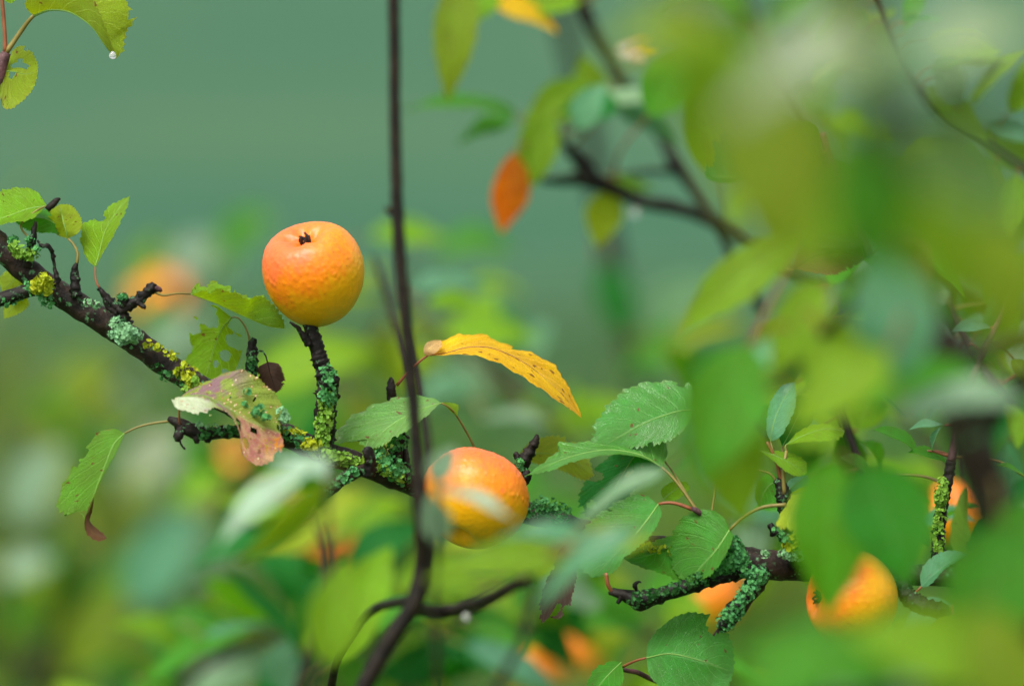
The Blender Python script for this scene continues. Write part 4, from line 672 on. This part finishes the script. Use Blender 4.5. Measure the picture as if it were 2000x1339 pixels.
# right-hand thicket near the plane of the branch
TH = 'leafy shoots of the right-hand thicket'
BG[len(BG)] = bough('leafy_shoot', 'shoot with reddish bark above the withered leaf of the thicket', [(1700, 500, 6, 10), (1655, 395, 7, 10), (1625, 330, 8, 9), (1605, 260, 8, 7)], 9, [(GREEN, 4), (YG, 2), (DEEP, 1)], (110, 170), mat=M_RED, seed=11, spots=0.1)
BG[len(BG)] = bough('leafy_shoot', 'shoot behind the thick limb', [(2080, 900, 20, 12), (1980, 800, 20, 11), (1900, 690, 22, 9), (1860, 590, 24, 7), (1880, 470, 25, 5)], 26, MIX, (120, 190), seed=12, spots=0.1)
BG[len(BG)] = bough('leafy_shoot', 'shoot behind the pale shining leaf', [(1760, 1080, 14, 10), (1690, 930, 16, 9), (1640, 800, 18, 8), (1600, 680, 20, 6), (1560, 580, 22, 4)], 24, MIX, (120, 190), seed=13, spots=0.1)
BG[len(BG)] = bough('leafy_shoot', 'high shoot in the thicket', [(2080, 380, 28, 12), (1950, 300, 30, 11), (1840, 230, 30, 9), (1760, 120, 30, 7), (1700, -20, 30, 6)], 26, MIX, (130, 200), seed=14)
BG[len(BG)] = bough('leafy_shoot', 'low shoot in the thicket below the thick limb', [(2080, 1330, 12, 11), (1980, 1240, 10, 10), (1900, 1150, 10, 8), (1830, 1060, 12, 6)], 16, MIX, (130, 200), seed=15, spots=0.1)
BG[len(BG)] = bough('leafy_shoot', 'shoot filling the back of the thicket', [(2080, 650, 90, 14), (1900, 560, 95, 12), (1740, 460, 95, 10), (1600, 330, 98, 8), (1500, 150, 100, 6), (1450, -20, 100, 5)], 40, MIX, (140, 210), seed=16)
BG[len(BG)] = bough('leafy_shoot', 'lower shoot filling the back of the thicket', [(2080, 1100, 80, 14), (1900, 960, 80, 12), (1760, 800, 85, 9), (1680, 640, 88, 6)], 30, MIX, (140, 210), seed=17)
# leaves and limbs close to the viewer, strongly out of focus
dl = thing('apple_branch', 'thick brown limb leaning in front of the orange apple in the thicket', 'branch', P(2040, 1300, -55))
stick(dl, [(2040, 1250, -55, 46), (1975, 1060, -56, 46), (1915, 920, -57, 46), (1880, 800, -58, 46), (1850, 700, -59, 44), (1800, 600, -60, 36), (1760, 480, -62, 26)], 'limb', M_BARK, 12, 0.15); stick(dl, [(1890, 880, -57, 26), (1950, 800, -58, 22), (2020, 730, -60, 20), (2100, 680, -60, 18)], 'side_branch', M_TWIG, 10, 0.1); stick(dl, [(1850, 700, -58, 26), (1920, 685, -56, 20), (2000, 668, -54, 18), (2080, 650, -54, 16)], 'side_branch', M_BARK, 10, 0.1)
for a in [(1738, 600, 280, 100, 170, -68, TEAL, 0, (0, .45, .9)), (1880, 790, 260, 10, 110, -66, PALE, 0, (0, .8, .5)), (1800, 760, 240, 190, 120, -64, GREEN, 0), (1940, 1150, 250, 265, 210, -62, (0.06, 0.27, 0.018), 0, (0, .45, .9)), (1985, 1040, 180, 200, 110, -60, GREEN, 0), (1640, 760, 240, 215, 150, -70, YG, 0)]: bl(dl, *a)
f1 = thing('leafy_shoot', 'blurred shoot with broad drooping leaves before the serrated leaves and sideways apple', 'branch', P(1600, 640, -52))
stick(f1, [(1700, 560, -56, 10), (1600, 660, -54, 10), (1540, 735, -52, 10), (1480, 760, -52, 8)], 'limb', M_TWIG, 10, 0.1); stick(f1, [(1600, 660, -54, 8), (1640, 800, -50, 8), (1660, 920, -48, 6)], 'side_branch', M_TWIG, 8, 0.1); stick(f1, [(1480, 760, -52, 5), (1390, 830, -42, 4), (1305, 912, -32, 3)], 'side_branch', M_PET, 8, 0.1)
for a in [(1415, 800, 280, 250, 170, -56, (0.07, 0.28, 0.012), 0, (0.1, .45, .9)), (1430, 900, 240, 280, 150, -54, YG, 0, (0, .3, 1)), (1400, 750, 160, 240, 120, -50, DEEP, 0), (1620, 1040, 290, 268, 170, -46, (0.075, 0.29, 0.012), 0, (0, .45, .9)), (1730, 1020, 250, 290, 190, -48, (0.04, 0.26, 0.022), 0, (0, .45, .9)), (1560, 640, 200, 240, 110, -50, YG, 0), (1620, 700, 220, 300, 140, -54, YG, 0), (1440, 560, 300, 218, 110, -36, YG, 0, (0, .5, .8)), (1500, 700, 150, 200, 70, -40, TEAL, 0), (1215, 965, 200, 210, 50, -32, PALE, 0, (0, .75, .6))]: bl(f1, *a)
f2 = thing('leafy_shoot', 'large pale blurred leaves of a shoot hanging across the top of the thicket', 'branch', P(1750, -60, -125))
stick(f2, [(1640, -120, -128, 26), (1690, 60, -125, 26), (1720, 200, -122, 26), (1735, 320, -120, 20)], 'limb', M_TWIG, 10, 0.1); stick(f2, [(1700, 60, -125, 14), (1560, 80, -125, 12), (1420, 40, -125, 10), (1300, -30, -125, 8)], 'side_branch', M_TWIG, 8, 0.1); stick(f2, [(1720, 200, -122, 14), (1850, 220, -122, 13), (2050, 150, -122, 12)], 'side_branch', M_TWIG, 8, 0.1)
for a in [(1570, 150, 340, 205, 210, -130, GREY, 0, (0, .8, .6)), (1390, 160, 320, 280, 200, -120, YG, 0), (1500, 320, 360, 285, 260, -122, OLIVE, 0), (1900, 100, 360, 20, 200, -125, GREY, 0, (0, .8, .6)), (1890, 350, 300, 330, 210, -122, (0.16, .32, .08), 0), (1700, 400, 320, 275, 170, -118, GREEN, 0), (1640, 60, 260, 100, 160, -125, YG, 0), (1300, 70, 240, 195, 120, -122, OLIVE, 0), (1830, 470, 260, 290, 170, -118, YG, 0), (1960, 560, 280, 280, 170, -115, OLIVE, 0), (1780, 110, 200, 60, 110, -125, PALE, 0), (1600, 440, 260, 250, 140, -110, YG, 0)]: bl(f2, *a)
f3 = thing('leafy_shoot', 'broad green leaves of a shoot hanging below and before the sideways apple', 'branch', P(2050, 1420, -90))
stick(f3, [(2060, 1400, -90, 14), (1900, 1350, -90, 13), (1700, 1360, -88, 12), (1450, 1400, -88, 10)], 'limb', M_TWIG, 10, 0.1)
for a in [(1600, 1290, 340, 170, 160, -90, GREEN, 0, (0, .5, .8)), (1800, 1270, 320, 160, 170, -92, YG, 0, (0, .5, .8)), (1950, 1290, 260, 110, 170, -92, OLIVE, 0), (1700, 1340, 300, 190, 140, -86, TEAL, 0), (1520, 1350, 220, 200, 110, -86, GREEN, 0)]: bl(f3, *a)
f4 = thing('leafy_shoot', 'blurred leaves crossing before the wet apple and the lichened side twig', 'branch', P(880, 1440, -50))
stick(f4, [(560, 1450, -52, 9), (620, 1300, -52, 8), (640, 1130, -50, 7), (640, 980, -48, 6), (645, 905, -46, 5)], 'limb', M_TWIG, 8, 0.1); stick(f4, [(900, 1450, -50, 9), (1020, 1250, -50, 8), (1040, 1140, -48, 8), (1060, 1090, -48, 6)], 'limb', M_TWIG, 8, 0.1); stick(f4, [(860, 1450, -45, 8), (850, 1200, -45, 7), (852, 1050, -45, 6), (855, 930, -45, 5)], 'limb', M_TWIG, 8, 0.1)
for a in [(530, 985, 300, 218, 105, -50, SILVER, 0, (-.35, .8, .45)), (560, 1010, 240, 222, 70, -47, YG, 0, (.5, -.2, .8)), (975, 1105, 290, 185, 85, -48, YG, 0, (0, .6, .7)), (1150, 1100, 250, 215, 80, -50, TEAL, 0, (0, .75, .6)), (1190, 1065, 190, 10, 75, -45, LIME, 0), (930, 985, 180, 340, 55, -44, SILVER, 0, (0, .9, .4)), (868, 905, 90, 60, 60, -44, PALE, 0), (850, 1010, 110, 100, 60, -44, PALE, 0), (1080, 1050, 220, 175, 60, -46, TEAL, 0, (0, .7, .6)),
          (660, 1190, 220, 80, 120, -52, YG, 0), (590, 915, 150, 160, 60, -46, SILVER, 0, (0, .9, .4))]: bl(f4, *a)
wl = thing('withered_leaf', 'folded brown withered leaf caught in the thicket under a green leaf', 'leaf', P(1560, 525, 6))
hero(wl, [(1550, 525, 5), (1590, 500, 5), (1640, 490, 5), (1690, 505, 6)], [(1570, 480, 6), (1620, 455, 7), (1670, 470, 7)], [(1590, 528, 4), (1630, 535, 4), (1665, 520, 5)], RUST, 0.3, [(1535, 522, 5), (1545, 526, 5)], name='blade', wave=0.03)
hero(wl, [(1575, 455, 6), (1610, 462, 5), (1650, 470, 5), (1690, 468, 6)], [(1610, 445, 7), (1660, 450, 7)], [(1600, 475, 4), (1660, 485, 4)], BRN, 0.3, name='blade', wave=0.03, rib=False)
cl = thing('curled_leaf', 'small dark green leaf curled like a hood in a gap of the thicket', 'leaf', P(1480, 330, 8))
hero(cl, [(1478, 345, 8), (1450, 345, 7.5), (1410, 345, 7.5), (1378, 340, 8)], [(1480, 300, 9), (1450, 268, 9.5), (1420, 256, 9), (1390, 285, 9)], [(1450, 352, 7), (1415, 356, 7), (1385, 350, 7.4)], DEEP, 0.1, [(1530, 390, 10), (1500, 360, 9)], name='blade', bites=[(0.8, -0.8, 0.1, 0.3)])
